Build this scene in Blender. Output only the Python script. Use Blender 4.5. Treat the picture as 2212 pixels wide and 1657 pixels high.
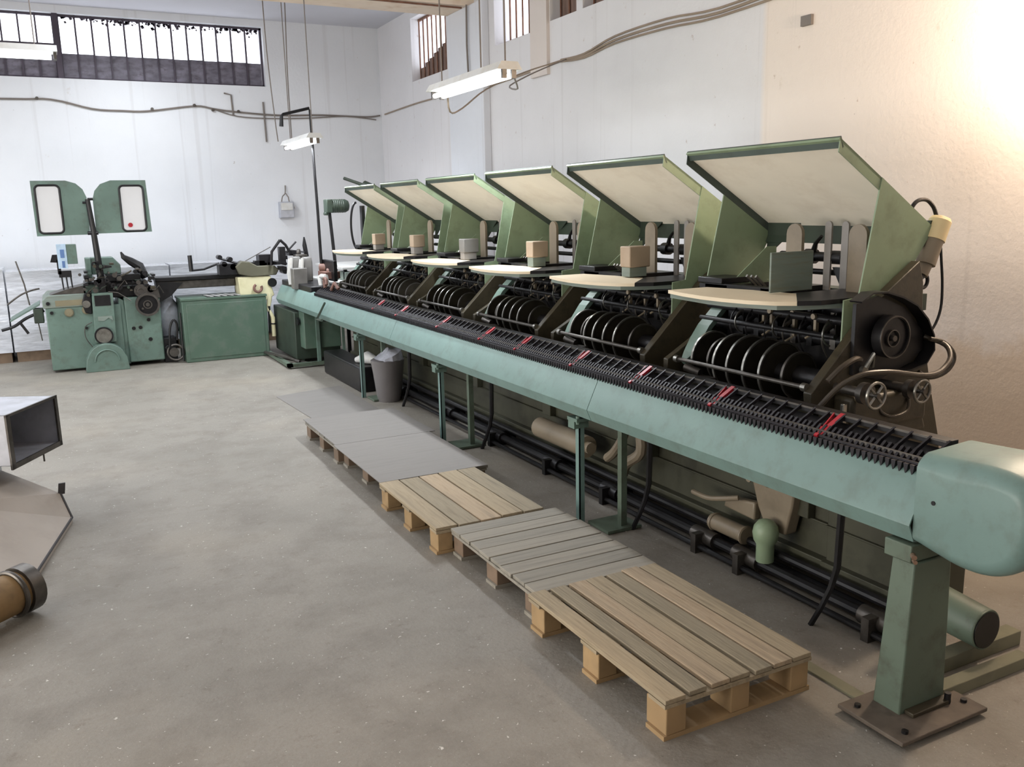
import bpy, math, random
from mathutils import Matrix, Vector
random.seed(7)
C = bpy.context.scene
for o in list(bpy.data.objects): bpy.data.objects.remove(o)
PI = math.pi

# ---------------------------------------------------------------- camera
cam_d = bpy.data.cameras.new('camera'); cam = bpy.data.objects.new('camera', cam_d)
C.collection.objects.link(cam); C.camera = cam
cam_d.sensor_width = 36.0; cam_d.sensor_fit = 'HORIZONTAL'
cam_d.lens = 1893.82 / 2212.0 * 36.0
cam_d.clip_end = 200
R3 = Matrix(((0.8874227, 0.1098050, -0.4476871), (-0.4604577, 0.1659950, -0.8720232), (-0.0214387, 0.9799941, 0.1978683)))
M4 = R3.to_4x4(); M4.translation = Vector((0, 0, 1.9)); cam.matrix_world = M4

# ---------------------------------------------------------------- world, exposure
C.view_settings.view_transform = 'Standard'; C.view_settings.look = 'None'
C.view_settings.gamma = 1.0; C.view_settings.use_curve_mapping = False
C.view_settings.exposure = -0.25
w = bpy.data.worlds.new('world'); C.world = w; w.use_nodes = True
w.node_tree.nodes['Background'].inputs[0].default_value = (0.93, 0.95, 1.0, 1)
w.node_tree.nodes['Background'].inputs[1].default_value = 4.0

def area(name, loc, rot, sx, sy, power, col):
    l = bpy.data.lights.new(name, 'AREA'); l.shape = 'RECTANGLE'; l.size = sx; l.size_y = sy
    l.energy = power; l.color = col
    o = bpy.data.objects.new(name, l); C.collection.objects.link(o); o.location = loc; o.rotation_euler = rot
    return o
COOL = (0.90, 0.95, 1.0); NEUT = (1.0, 0.93, 0.83); WARM = (1.0, 0.80, 0.60)
# unseen ceiling lights added to raise the ambient light and brighten the back
for (x, y, p, c) in [(-2.6, 3.0, 30, NEUT), (-2.6, 7.0, 60, COOL), (-2.6, 11.5, 120, COOL), (1.2, 12.4, 75, COOL), (-1.5, -1.5, 22, NEUT), (1.0, 8.6, 60, COOL)]:
    area('hall_fill_light', (x, y, 4.25), (0, 0, 0), 0.25, 1.3, p, c)
# warm lamp on the right-hand wall, beyond the right edge of the view
pl = bpy.data.lights.new('warm_wall_lamp', 'POINT'); pl.energy = 165; pl.color = WARM; pl.shadow_soft_size = 0.09
po = bpy.data.objects.new('warm_wall_lamp', pl); C.collection.objects.link(po); po.location = (4.68, 2.75, 2.88)
# fill light added out of view at left, brightening lid liners and side panels
area('left_fill_light', (-5.9, 3.6, 1.25), (0, math.radians(-90), 0), 2.4, 5.0, 430, (1.0, 0.95, 0.87))
area('left_fill_light', (-5.9, 9.8, 1.25), (0, math.radians(-90), 0), 2.4, 4.0, 150, (0.93, 0.97, 1.0))

# ---------------------------------------------------------------- materials
def rgb(r, g, b):
    f = lambda v: ((v/255+0.055)/1.055)**2.4 if v > 10 else v/255/12.92
    return (f(r), f(g), f(b), 1)
def mat(name, col, rough=0.55, metal=0.0, var=0.12, scale=3.0, grime=None, gamt=0.35, gscale=5.0, bump=0.0, bscale=40, stretch=(1, 1, 1), gstretch=None, coat=0):
    m = bpy.data.materials.new(name); m.use_nodes = True
    nt = m.node_tree; N = nt.nodes; L = nt.links; b = N['Principled BSDF']
    geo = N.new('ShaderNodeNewGeometry')
    mp = N.new('ShaderNodeMapping'); mp.inputs['Scale'].default_value = stretch
    L.new(geo.outputs['Position'], mp.inputs['Vector'])
    n = N.new('ShaderNodeTexNoise'); n.inputs['Scale'].default_value = scale; n.inputs['Detail'].default_value = 6
    L.new(mp.outputs[0], n.inputs['Vector'])
    r = N.new('ShaderNodeValToRGB')
    r.color_ramp.elements[0].position = 0.3; r.color_ramp.elements[1].position = 0.7
    r.color_ramp.elements[0].color = tuple(c*(1-var) for c in col[:3])+(1,)
    r.color_ramp.elements[1].color = tuple(min(1, c*(1+var)) for c in col[:3])+(1,)
    L.new(n.outputs[0], r.inputs[0]); out = r.outputs[0]
    if grime:
        mp2 = N.new('ShaderNodeMapping'); mp2.inputs['Scale'].default_value = gstretch or stretch
        L.new(geo.outputs['Position'], mp2.inputs['Vector'])
        n2 = N.new('ShaderNodeTexNoise'); n2.inputs['Scale'].default_value = gscale; n2.inputs['Detail'].default_value = 8; n2.inputs['Roughness'].default_value = 0.65
        L.new(mp2.outputs[0], n2.inputs['Vector'])
        r2 = N.new('ShaderNodeValToRGB'); r2.color_ramp.elements[0].position = 0.5; r2.color_ramp.elements[1].position = 0.72
        r2.color_ramp.elements[1].color = (gamt, gamt, gamt, 1); r2.color_ramp.elements[0].color = (0, 0, 0, 1)
        L.new(n2.outputs[0], r2.inputs[0])
        mx = N.new('ShaderNodeMixRGB'); L.new(r2.outputs[0], mx.inputs[0]); L.new(out, mx.inputs[1]); mx.inputs[2].default_value = grime
        out = mx.outputs[0]
    L.new(out, b.inputs['Base Color'])
    b.inputs['Roughness'].default_value = rough; b.inputs['Metallic'].default_value = metal
    if coat: b.inputs['Coat Weight'].default_value = coat
    if bump:
        n3 = N.new('ShaderNodeTexNoise'); n3.inputs['Scale'].default_value = bscale; n3.inputs['Detail'].default_value = 4
        L.new(mp.outputs[0], n3.inputs['Vector'])
        bp = N.new('ShaderNodeBump'); bp.inputs['Strength'].default_value = bump; bp.inputs['Distance'].default_value = 0.01
        L.new(n3.outputs[0], bp.inputs['Height']); L.new(bp.outputs[0], b.inputs['Normal'])
    return m
DIRT = rgb(70, 60, 45)
G_PANEL = mat('teal_panel_paint', rgb(112, 138, 133), 0.42, var=0.07, grime=rgb(95, 108, 100), gamt=0.5, gscale=9, bump=0.05)
G_LIP = G_PANEL
G_HOOD = mat('sage_hood_paint', rgb(134, 152, 124), 0.45, var=0.08, grime=rgb(104, 114, 88), gamt=0.5, gscale=7)
G_MACH = mat('machine_green_paint', rgb(100, 122, 112), 0.45, var=0.12, grime=rgb(80, 82, 72), gamt=0.6, gscale=8, bump=0.05)
G_CAB = mat('cabinet_green_paint', rgb(78, 100, 86), 0.5, var=0.10, grime=rgb(105, 110, 104), gamt=0.5, gscale=6)
G_DARK = mat('dark_green_paint', rgb(50, 62, 52), 0.5, var=0.2, grime=rgb(35, 32, 24), gamt=0.7)
G_COL = mat('column_green_paint', rgb(92, 106, 92), 0.5, var=0.1, grime=rgb(60, 58, 44), gamt=0.6, gscale=9)
G_BED = mat('oily_bed_paint', rgb(66, 66, 52), 0.5, var=0.2, grime=rgb(30, 27, 20), gamt=0.7, gscale=4)
G_RIM = mat('dark_rim_tone', rgb(70, 82, 76), 0.5, var=0.12, grime=rgb(52, 54, 46), gamt=0.5)  # darker than the hood green, on front and far side rims
CAST = mat('oily_brown_casting', rgb(62, 56, 42), 0.45, var=0.25, grime=rgb(25, 22, 17), gamt=0.7, gscale=12, bump=0.1)
GREYM = mat('grey_painted_bar', rgb(134, 130, 126), 0.5, var=0.12, grime=rgb(90, 80, 70))
DISCM = mat('brown_black_disc', rgb(48, 44, 36), 0.4, metal=0.3, var=0.25, scale=14)
BLACK = mat('black_oiled_steel', rgb(30, 29, 31), 0.38, metal=0.3, var=0.35, scale=14)
CHAIN = mat('dark_chain_steel', rgb(34, 31, 36), 0.5, metal=0.3, var=0.4, scale=30)
STEEL = mat('worn_steel', rgb(150, 148, 142), 0.3, metal=0.85, var=0.2, scale=18, grime=rgb(60, 50, 40), gamt=0.6)
DSTEEL = mat('dull_steel', rgb(92, 88, 84), 0.4, metal=0.7, var=0.25, scale=18, grime=rgb(45, 38, 30), gamt=0.6)
CREAM = mat('cream_board', rgb(248, 240, 224), 0.55, var=0.03, scale=4, grime=rgb(226, 214, 196), gamt=0.6, gscale=3, stretch=(1, 1, 2))
CREAMW = mat('cream_shelf_board', rgb(228, 212, 184), 0.5, var=0.05)
LTAN = mat('tan_guide_metal', rgb(132, 120, 102), 0.45, metal=0.0, var=0.12, grime=rgb(80, 70, 55))
BLOCKG = mat('grey_green_block', rgb(122, 134, 126), 0.55, var=0.12, stretch=(1, 1, 8), grime=rgb(118, 104, 82), gamt=0.5, gstretch=(1, 1, 9))
BOARD = mat('raw_wood_block', rgb(160, 142, 122), 0.7, var=0.15, grime=rgb(130, 96, 66))
RED = mat('red_marker_plastic', rgb(156, 26, 38), 0.4, var=0.15)
COPPER = mat('copper_bolt', rgb(170, 140, 120), 0.35, metal=0.8)
CREAMP = mat('cream_plastic_cap', rgb(226, 206, 160), 0.45, var=0.06)
WHITEM = mat('off_white_enamel', rgb(206, 206, 204), 0.5, var=0.05, grime=rgb(170, 160, 140), gamt=0.4)
CREAMB = mat('cream_machine_box', rgb(214, 208, 172), 0.6, var=0.06, grime=rgb(170, 160, 110), gamt=0.4)
GALV = mat('galvanised_sheet', rgb(176, 178, 186), 0.45, metal=0.35, var=0.1, scale=9, grime=rgb(110, 108, 104))
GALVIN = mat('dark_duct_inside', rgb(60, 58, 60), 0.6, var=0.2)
BEIGE = mat('dusty_beige_sheet', rgb(170, 160, 150), 0.6, var=0.05, grime=rgb(140, 128, 116), gamt=0.5, gscale=2)
RUSTT = mat('rusty_spigot', rgb(134, 108, 72), 0.7, var=0.25, scale=12, grime=rgb(92, 74, 56))
WRAP = mat('stretch_wrapped_paper', rgb(205, 207, 214), 0.25, var=0.16, scale=5, stretch=(1, 1, 4), bump=0.9, bscale=7, coat=0.5)
PLAST = mat('clear_dusty_plastic', rgb(196, 198, 208), 0.2, var=0.15, scale=14, bump=0.8, bscale=18, coat=0.6)
GREYC = mat('grey_cable', rgb(120, 112, 106), 0.6)
TANC = mat('tan_cable', rgb(150, 134, 118), 0.6)
HOSE = mat('brown_hose', rgb(62, 54, 44), 0.4, var=0.15)
BROWNK = mat('brass_brown_knob', rgb(128, 120, 96), 0.5, var=0.2, grime=rgb(80, 66, 50))
HEADM = mat('grey_enamel_head', rgb(112, 110, 107), 0.45, var=0.15, scale=9, grime=rgb(100, 98, 92), gamt=0.6)
BLUEW = mat('pale_blue_panel', rgb(178, 200, 220), 0.4, var=0.12, scale=16)
RUST = mat('rust_red_part', rgb(120, 88, 78), 0.6, var=0.25, scale=20)
TIMB = mat('dirty_timber', rgb(120, 118, 98), 0.8, var=0.2, grime=rgb(70, 64, 52))
PINKP = mat('grey_plastic_bin', rgb(112, 108, 108), 0.35, var=0.1, coat=0.4)

def wood(name, col, axis, dark, var=0.22, gam=0.5):
    s = [14, 14, 14]; s[axis] = 0.9
    return mat(name, col, 0.75, var=var, scale=2.2, stretch=tuple(s), grime=dark, gamt=gam, gscale=2.2, bump=0.25, bscale=6)
W_Y = [wood('pallet_wood_tan_a', rgb(166, 150, 124), 1, rgb(104, 92, 72), 0.3, 0.8), wood('pallet_wood_tan_b', rgb(150, 138, 116), 1, rgb(92, 82, 64), 0.3, 0.8), wood('pallet_wood_tan_c', rgb(176, 156, 130), 1, rgb(116, 96, 72), 0.3, 0.8)]
W_X = [wood('pallet_wood_grey_a', rgb(152, 146, 134), 0, rgb(118, 110, 98)), wood('pallet_wood_grey_b', rgb(144, 139, 128), 0, rgb(110, 104, 94))]
W_GREY = wood('weathered_sheet_grey', rgb(132, 128, 124), 0, rgb(108, 103, 98), var=0.12)
W_BLOCK = mat('pallet_block_orange', rgb(166, 138, 100), 0.8, var=0.2, scale=10, grime=rgb(110, 80, 50))
W_BLOCKG = mat('pallet_block_brown', rgb(128, 108, 90), 0.8, var=0.2, scale=10, grime=rgb(80, 66, 54))

def emis(name, col, s):
    m = bpy.data.materials.new(name); m.use_nodes = True; nt = m.node_tree; nt.nodes.clear()
    e = nt.nodes.new('ShaderNodeEmission'); e.inputs[0].default_value = col; e.inputs[1].default_value = s
    o = nt.nodes.new('ShaderNodeOutputMaterial'); nt.links.new(e.outputs[0], o.inputs[0]); return m
TUBE = emis('fluorescent_tube_glow', (0.92, 0.97, 1.0, 1), 9.0)

def glass(name, tint, tr=0.9, rough=0.05):
    m = bpy.data.materials.new(name); m.use_nodes = True; nt = m.node_tree; N = nt.nodes; L = nt.links; N.clear()
    t = N.new('ShaderNodeBsdfTransparent'); t.inputs[0].default_value = tint
    g = N.new('ShaderNodeBsdfPrincipled'); g.inputs['Base Color'].default_value = (0.75, 0.76, 0.78, 1); g.inputs['Roughness'].default_value = rough
    mx = N.new('ShaderNodeMixShader'); mx.inputs[0].default_value = 1-tr
    o = N.new('ShaderNodeOutputMaterial'); L.new(t.outputs[0], mx.inputs[1]); L.new(g.outputs[0], mx.inputs[2]); L.new(mx.outputs[0], o.inputs[0])
    return m
GLASS = glass('clear_window_glass', (0.97, 0.98, 1, 1), 0.94)
PERSPEX = glass('milky_perspex', (0.98, 0.95, 0.92, 1), 0.55, 0.2)
DIRTYP = mat('dirty_dark_pane', rgb(110, 106, 118), 0.6, var=0.35, scale=6, grime=rgb(66, 60, 66), gamt=0.8, gscale=9, stretch=(1, 1, 2))
BROWNP = mat('brown_boarded_pane', rgb(120, 98, 88), 0.7, var=0.35, scale=8, stretch=(3, 3, 0.4))
FRAME_M = mat('dark_window_frame', rgb(70, 62, 74), 0.6, var=0.2)
RUSTF = mat('rusty_window_bar', rgb(120, 84, 66), 0.7, var=0.3, scale=12)

# walls: painted plaster with runs and stains that belong to the paint
def wall_mat(name, base, tan=None, dado=None):
    m = bpy.data.materials.new(name); m.use_nodes = True; nt = m.node_tree; N = nt.nodes; L = nt.links; b = N['Principled BSDF']
    geo = N.new('ShaderNodeNewGeometry'); sep = N.new('ShaderNodeSeparateXYZ'); L.new(geo.outputs['Position'], sep.inputs[0])
    def noise(scale, st, det=6, rg=0.6):
        mp = N.new('ShaderNodeMapping'); mp.inputs['Scale'].default_value = st; L.new(geo.outputs['Position'], mp.inputs['Vector'])
        n = N.new('ShaderNodeTexNoise'); n.inputs['Scale'].default_value = scale; n.inputs['Detail'].default_value = det; n.inputs['Roughness'].default_value = rg
        L.new(mp.outputs[0], n.inputs['Vector']); return n.outputs[0]
    def ramp(v, a, c, hi=1.0):
        r = N.new('ShaderNodeMapRange'); r.inputs['From Min'].default_value = a; r.inputs['From Max'].default_value = c
        r.inputs['To Max'].default_value = hi; L.new(v, r.inputs['Value']); return r.outputs[0]
    def mix(fac, c1, c2):
        x = N.new('ShaderNodeMixRGB')
        for i, v in ((0, fac), (1, c1), (2, c2)):
            if hasattr(v, 'links') or hasattr(v, 'is_linked'): L.new(v, x.inputs[i])
            else: x.inputs[i].default_value = v
        return x.outputs[0]
    c = mix(ramp(noise(0.9, (1, 1, 1)), 0.35, 0.7), base, tuple(v*0.93 for v in base[:3])+(1,))
    if tan:  # warmer tan tone on the near part of the wall
        mr = N.new('ShaderNodeMapRange'); mr.inputs['From Min'].default_value = 5.36; mr.inputs['From Max'].default_value = 5.42
        mr.inputs['To Min'].default_value = 1; mr.inputs['To Max'].default_value = 0
        L.new(sep.outputs['Y'], mr.inputs['Value']); c = mix(mr.outputs[0], c, tan)
    c = mix(ramp(noise(5, (1.6, 1.6, 0.035), 3), 0.60, 0.68, 0.13), c, rgb(150, 140, 134))
    c = mix(ramp(noise(3.2, (1, 1, 0.7), 10, 0.7), 0.66, 0.74, 0.5), c, rgb(176, 160, 140))
    c = mix(ramp(noise(16, (1, 1, 1), 3), 0.74, 0.78, 0.6), c, rgb(130, 110, 92))
    if dado:
        mz = N.new('ShaderNodeMapRange'); mz.inputs['From Min'].default_value = 0.92; mz.inputs['From Max'].default_value = 1.12
        mz.inputs['To Min'].default_value = 1; mz.inputs['To Max'].default_value = 0
        ad = N.new('ShaderNodeMath'); ad.operation = 'MULTIPLY_ADD'; L.new(noise(4, (1, 1, 1)), ad.inputs[0]); ad.inputs[1].default_value = 0.5; L.new(sep.outputs['Z'], ad.inputs[2])
        mz.inputs['From Min'].default_value = 1.2; mz.inputs['From Max'].default_value = 1.32
        L.new(ad.outputs[0], mz.inputs['Value']); c = mix(mz.outputs[0], c, dado)
        c = mix(ramp(noise(9, (1, 1, 0.8), 8, 0.7), 0.64, 0.70, 0.5), c, rgb(150, 112, 84))
    L.new(c, b.inputs['Base Color']); b.inputs['Roughness'].default_value = 0.75
    n = noise(25, (1, 1, 1), 4); bp = N.new('ShaderNodeBump'); bp.inputs['Strength'].default_value = 0.25; bp.inputs['Distance'].default_value = 0.01
    L.new(n, bp.inputs['Height']); L.new(bp.outputs[0], b.inputs['Normal'])
    return m
WALL = wall_mat('white_wall_paint', rgb(224, 226, 230))
WALLR = wall_mat('white_and_tan_wall', rgb(222, 220, 222), tan=rgb(232, 220, 210), dado=rgb(220, 200, 180))
CEIL = mat('ceiling_paint', rgb(205, 205, 212), 0.8, var=0.05, scale=1)
BEAMM = mat('warm_beam_tone', rgb(232, 214, 194), 0.8, var=0.06, grime=rgb(200, 160, 120), gamt=0.5)  # warm light on the beam is mixed into this peach colour
PILM = wall_mat('pilaster_paint', rgb(220, 222, 228))
PILT = wall_mat('stained_pilaster_paint', rgb(216, 206, 200))

def floor_mat():
    m = bpy.data.materials.new('dusty_concrete'); m.use_nodes = True; nt = m.node_tree; N = nt.nodes; L = nt.links; b = N['Principled BSDF']
    geo = N.new('ShaderNodeNewGeometry')
    def noise(scale, det=6, rg=0.6, st=(1, 1, 1)):
        mp = N.new('ShaderNodeMapping'); mp.inputs['Scale'].default_value = st; L.new(geo.outputs['Position'], mp.inputs['Vector'])
        n = N.new('ShaderNodeTexNoise'); n.inputs['Scale'].default_value = scale; n.inputs['Detail'].default_value = det; n.inputs['Roughness'].default_value = rg
        L.new(mp.outputs[0], n.inputs['Vector']); return n.outputs[0]
    def ramp(v, a, c, hi=1.0):
        r = N.new('ShaderNodeMapRange'); r.inputs['From Min'].default_value = a; r.inputs['From Max'].default_value = c
        r.inputs['To Max'].default_value = hi; L.new(v, r.inputs['Value']); return r.outputs[0]
    def mix(fac, c1, c2):
        x = N.new('ShaderNodeMixRGB'); L.new(fac, x.inputs[0])
        for i, v in ((1, c1), (2, c2)):
            if hasattr(v, 'is_linked'): L.new(v, x.inputs[i])
            else: x.inputs[i].default_value = v
        return x.outputs[0]
    c = mix(ramp(noise(0.8), 0.3, 0.7), rgb(149, 144, 135), rgb(130, 126, 117))
    c = mix(ramp(noise(2.6, 9, 0.7), 0.45, 0.66, 0.75), c, rgb(115, 109, 100))
    c = mix(ramp(noise(60, 5, 0.7), 0.4, 0.75, 0.5), c, rgb(130, 120, 112))
    c = mix(ramp(noise(7, 12, 0.82, (1, 1.3, 1)), 0.56, 0.66, 0.6), c, rgb(104, 92, 82))
    c = mix(ramp(noise(130, 4, 0.8), 0.56, 0.70, 0.55), c, rgb(100, 90, 80))
    c = mix(ramp(noise(95, 3, 0.7), 0.64, 0.70, 0.6), c, rgb(178, 170, 160))
    c = mix(ramp(noise(38, 3), 0.68, 0.71, 0.9), c, rgb(214, 210, 204))
    c = mix(ramp(noise(0.55, 3), 0.52, 0.70, 0.4), c, rgb(160, 150, 134))
    c = mix(ramp(noise(22, 4, 0.6, (1, 0.6, 1)), 0.72, 0.77, 0.7), c, rgb(96, 88, 84))
    L.new(c, b.inputs['Base Color']); b.inputs['Roughness'].default_value = 0.62
    bp = N.new('ShaderNodeBump'); bp.inputs['Strength'].default_value = 0.3; bp.inputs['Distance'].default_value = 0.01
    L.new(noise(45, 5), bp.inputs['Height']); L.new(bp.outputs[0], b.inputs['Normal'])
    return m
FLOOR = floor_mat()

# ---------------------------------------------------------------- mesh builder
class MB:
    def __init__(s): s.v = []; s.f = []
    def box(s, x0, x1, y0, y1, z0, z1):
        return s.hexa([(x0, y0, z0), (x1, y0, z0), (x1, y1, z0), (x0, y1, z0), (x0, y0, z1), (x1, y0, z1), (x1, y1, z1), (x0, y1, z1)])
    def hexa(s, p):
        n = len(s.v); s.v += [tuple(q) for q in p]
        s.f += [tuple(n+i for i in q) for q in ((0, 3, 2, 1), (4, 5, 6, 7), (0, 1, 5, 4), (1, 2, 6, 5), (2, 3, 7, 6), (3, 0, 4, 7))]
        return s
    def obox(s, c, u, v, w_):      # centre and three half-axis vectors
        c, u, v, w_ = map(Vector, (c, u, v, w_))
        return s.hexa([c-u-v-w_, c+u-v-w_, c+u+v-w_, c-u+v-w_, c-u-v+w_, c+u-v+w_, c+u+v+w_, c-u+v+w_])
    def prism(s, prof, axis, a, b):    # profile in the two other axes, in x-y-z order
        def P(q, t):
            l = [q[0], q[1]]; l.insert(axis, t); return tuple(l)
        n = len(s.v); k = len(prof)
        s.v += [P(q, a) for q in prof]+[P(q, b) for q in prof]
        s.f.append(tuple(range(n, n+k))); s.f.append(tuple(range(n+2*k-1, n+k-1, -1)))
        for i in range(k):
            j = (i+1) % k; s.f.append((n+i, n+k+i, n+k+j, n+j))
        return s
    def sheet(s, prof, axis, a, b, t=0.006, closed=False):   # open profile with thickness t
        q = []
        for i, p in enumerate(prof):
            a0 = Vector(prof[max(i-1, 0)]); a1 = Vector(prof[min(i+1, len(prof)-1)])
            d = (a1-a0).normalized(); q.append((p[0]-d.y*t, p[1]+d.x*t))
        return s.prism(list(prof)+q[::-1], axis, a, b)
    def tube(s, pts, r, n=10, caps=True):
        pts = [Vector(p) for p in pts]
        if len(pts) >= 4 and caps and not isinstance(r, (list, tuple)):     # smooth bends for hoses and cables
            q = []
            for i in range(len(pts)-1):
                p0, p1, p2, p3 = pts[max(i-1, 0)], pts[i], pts[i+1], pts[min(i+2, len(pts)-1)]
                for j in range(4):
                    t = j/4; q.append(0.5*((2*p1)+(p2-p0)*t+(2*p0-5*p1+4*p2-p3)*t*t+(3*p1-p0-3*p2+p3)*t**3))
            pts = q+[pts[-1]]
        rr = r if isinstance(r, (list, tuple)) else [r]*len(pts)
        base = len(s.v); up = None
        for i, p in enumerate(pts):
            d = (pts[min(i+1, len(pts)-1)]-pts[max(i-1, 0)]).normalized()
            if up is None: up = Vector((0, 0, 1)) if abs(d.z) < 0.9 else Vector((1, 0, 0))
            a = d.cross(up)
            if a.length < 1e-4: a = d.orthogonal()
            a.normalize(); b = a.cross(d).normalized(); up = b
            for k in range(n):
                t = 2*PI*k/n; s.v.append(tuple(p+a*math.cos(t)*rr[i]+b*math.sin(t)*rr[i]))
        for i in range(len(pts)-1):
            for k in range(n):
                k2 = (k+1) % n
                s.f.append((base+i*n+k, base+i*n+k2, base+(i+1)*n+k2, base+(i+1)*n+k))
        if caps:
            s.f.append(tuple(base+k for k in range(n-1, -1, -1)))
            s.f.append(tuple(base+(len(pts)-1)*n+k for k in range(n)))
        return s
    def cyl(s, a, b, r, n=20, r2=None): return s.tube([a, b], [r, r if r2 is None else r2], n)
    def ring(s, c, ax, r, t, n=32, m=8, a0=0, a1=2*PI):
        ax = Vector(ax).normalized(); u = ax.orthogonal().normalized(); v = ax.cross(u)
        full = abs(a1-a0-2*PI) < 1e-6; k = n if full else n+1
        b0 = len(s.v)
        for i in range(k):
            t0 = a0+(a1-a0)*i/n; d = u*math.cos(t0)+v*math.sin(t0)
            for j in range(m):
                w0 = 2*PI*j/m; s.v.append(tuple(Vector(c)+d*(r+t*math.cos(w0))+ax*t*math.sin(w0)))
        for i in range(n):
            for j in range(m):
                a = b0+i*m+j; b = b0+i*m+(j+1) % m; i2 = (i+1) % k
                s.f.append((a, b, b0+i2*m+(j+1) % m, b0+i2*m+j))
        return s
    def annulus(s, c, r0, r1, y0, y1, n=36, a0=0, a1=2*PI):   # flat ring lying in an XZ plane
        k = n+1; b0 = len(s.v)
        for i in range(k):
            t = a0+(a1-a0)*i/n; cs, sn = math.cos(t), math.sin(t)
            for (r, y) in ((r0, y0), (r1, y0), (r1, y1), (r0, y1)): s.v.append((c[0]+cs*r, y, c[1]+sn*r))
        for i in range(n):
            for j in range(4):
                a = b0+i*4+j; b = b0+i*4+(j+1) % 4
                s.f.append((a, b, b+4, a+4))
        return s
    def build(s, name, m, parent=None, bev=0, smooth=True):
        me = bpy.data.meshes.new(name); me.from_pydata(s.v, [], s.f); me.validate(); me.update()
        import bmesh
        bm = bmesh.new(); bm.from_mesh(me); bmesh.ops.recalc_face_normals(bm, faces=bm.faces); bm.to_mesh(me); bm.free()
        me.materials.append(m)
        if smooth:
            for p in me.polygons: p.use_smooth = True
            me.set_sharp_from_angle(angle=math.radians(32))
        o = bpy.data.objects.new(name, me); C.collection.objects.link(o)
        if parent: o.parent = parent; o.matrix_parent_inverse = Matrix.Identity(4); 
        if parent:
            # meshes are written in world coordinates; shift to the parent's frame
            me.transform(parent_world(parent).inverted())
        if bev:
            b = o.modifiers.new('bevel', 'BEVEL'); b.width = bev; b.segments = 2; b.limit_method = 'ANGLE'
        return o
def parent_world(p):
    m = Matrix.Identity(4)
    while p:
        m = Matrix.Translation(p.location) @ m; p = p.parent
    return m
def tag(o, label, cat, group=None, kind=None):
    o['label'] = label; o['category'] = cat
    if group: o['group'] = group
    if kind: o['kind'] = kind
    return o
def thing(name, loc, label, cat, group=None):
    o = bpy.data.objects.new(name, None); C.collection.objects.link(o); o.location = loc; o.empty_display_size = 0.1
    return tag(o, label, cat, group)
def struct(o): o['kind'] = 'structure'; return o
def copy_tree(o, off, parent=None, names=None):
    c = o.copy(); C.collection.objects.link(c)
    if parent is None: c.location = Vector(o.location)+Vector(off)
    else: c.parent = parent
    for ch in list(o.children): copy_tree(ch, off, c)
    return c
def arc(c, r, a0, a1, n=12): return [(c[0]+r*math.cos(a0+(a1-a0)*i/n), c[1]+r*math.sin(a0+(a1-a0)*i/n)) for i in range(n+1)]

# ================================================================= SETTING
XL, XR, YN, YB, ZC = -6.0, 5.0, -4.0, 14.2, 4.74
struct(MB().box(XL-0.3, XR+0.3, YN-0.3, YB+0.3, -0.2, 0).build('floor', FLOOR, smooth=False))
struct(MB().box(XL-0.3, XR+0.3, YN-0.3, YB+0.3, ZC, ZC+0.25).build('ceiling', CEIL, smooth=False))
struct(MB().box(XL-0.3, XL, YN, YB+0.3, 0, ZC).build('wall_left', WALL, smooth=False))
struct(MB().box(XL-0.3, XR+0.3, YN-0.3, YN, 0, ZC).build('wall_front', WALL, smooth=False))
# back wall with a band window
b = MB()
BW0, BW1, BZ0, BZ1 = -5.0, 3.17, 3.78, 4.64
b.box(XL, XR+0.3, YB, YB+0.3, 0, BZ0); b.box(XL, XR+0.3, YB, YB+0.3, BZ1, ZC); b.box(XL, BW0, YB, YB+0.3, BZ0, BZ1); b.box(BW1, XR+0.3, YB, YB+0.3, BZ0, BZ1)
struct(b.build('wall_back', WALL, smooth=False))
# right wall with high windows
WR = [(11.45, 12.75, 3.74, 4.62), (9.05, 10.0, 3.80, 4.66), (8.12, 8.66, 3.84, 4.66), (7.0, 8.0, 3.84, 4.66), (5.5, 6.7, 3.84, 4.66)]
b = MB(); b.box(XR, XR+0.3, YN, YB, 0, 3.74); b.box(XR, XR+0.3, YN, YB, 4.66, ZC)
ys = sorted([(a, c, z0, z1) for a, c, z0, z1 in WR]); cur = YN
for (a, c, z0, z1) in ys:
    b.box(XR, XR+0.3, cur, a, 3.74, 4.66)
    if z0 > 3.745: b.box(XR, XR+0.3, a, c, 3.74, z0)
    if z1 < 4.655: b.box(XR, XR+0.3, a, c, z1, 4.66)
    cur = c
b.box(XR, XR+0.3, cur, YB, 3.74, 4.66)
struct(b.build('wall_right', WALLR, smooth=False))
# ceiling beam and pilasters
struct(MB().box(XL, XR, 10.55, 11.2, 4.36, ZC).build('trim_1', BEAMM, smooth=False))
struct(MB().box(XR-0.10, XR, 10.15, 11.2, 0, 4.36).build('trim_2', PILM, bev=0.01, smooth=False))
struct(MB().box(XR-0.04, XR, 8.67, 9.04, 3.3, ZC).build('trim_3', PILT, smooth=False))
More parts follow.
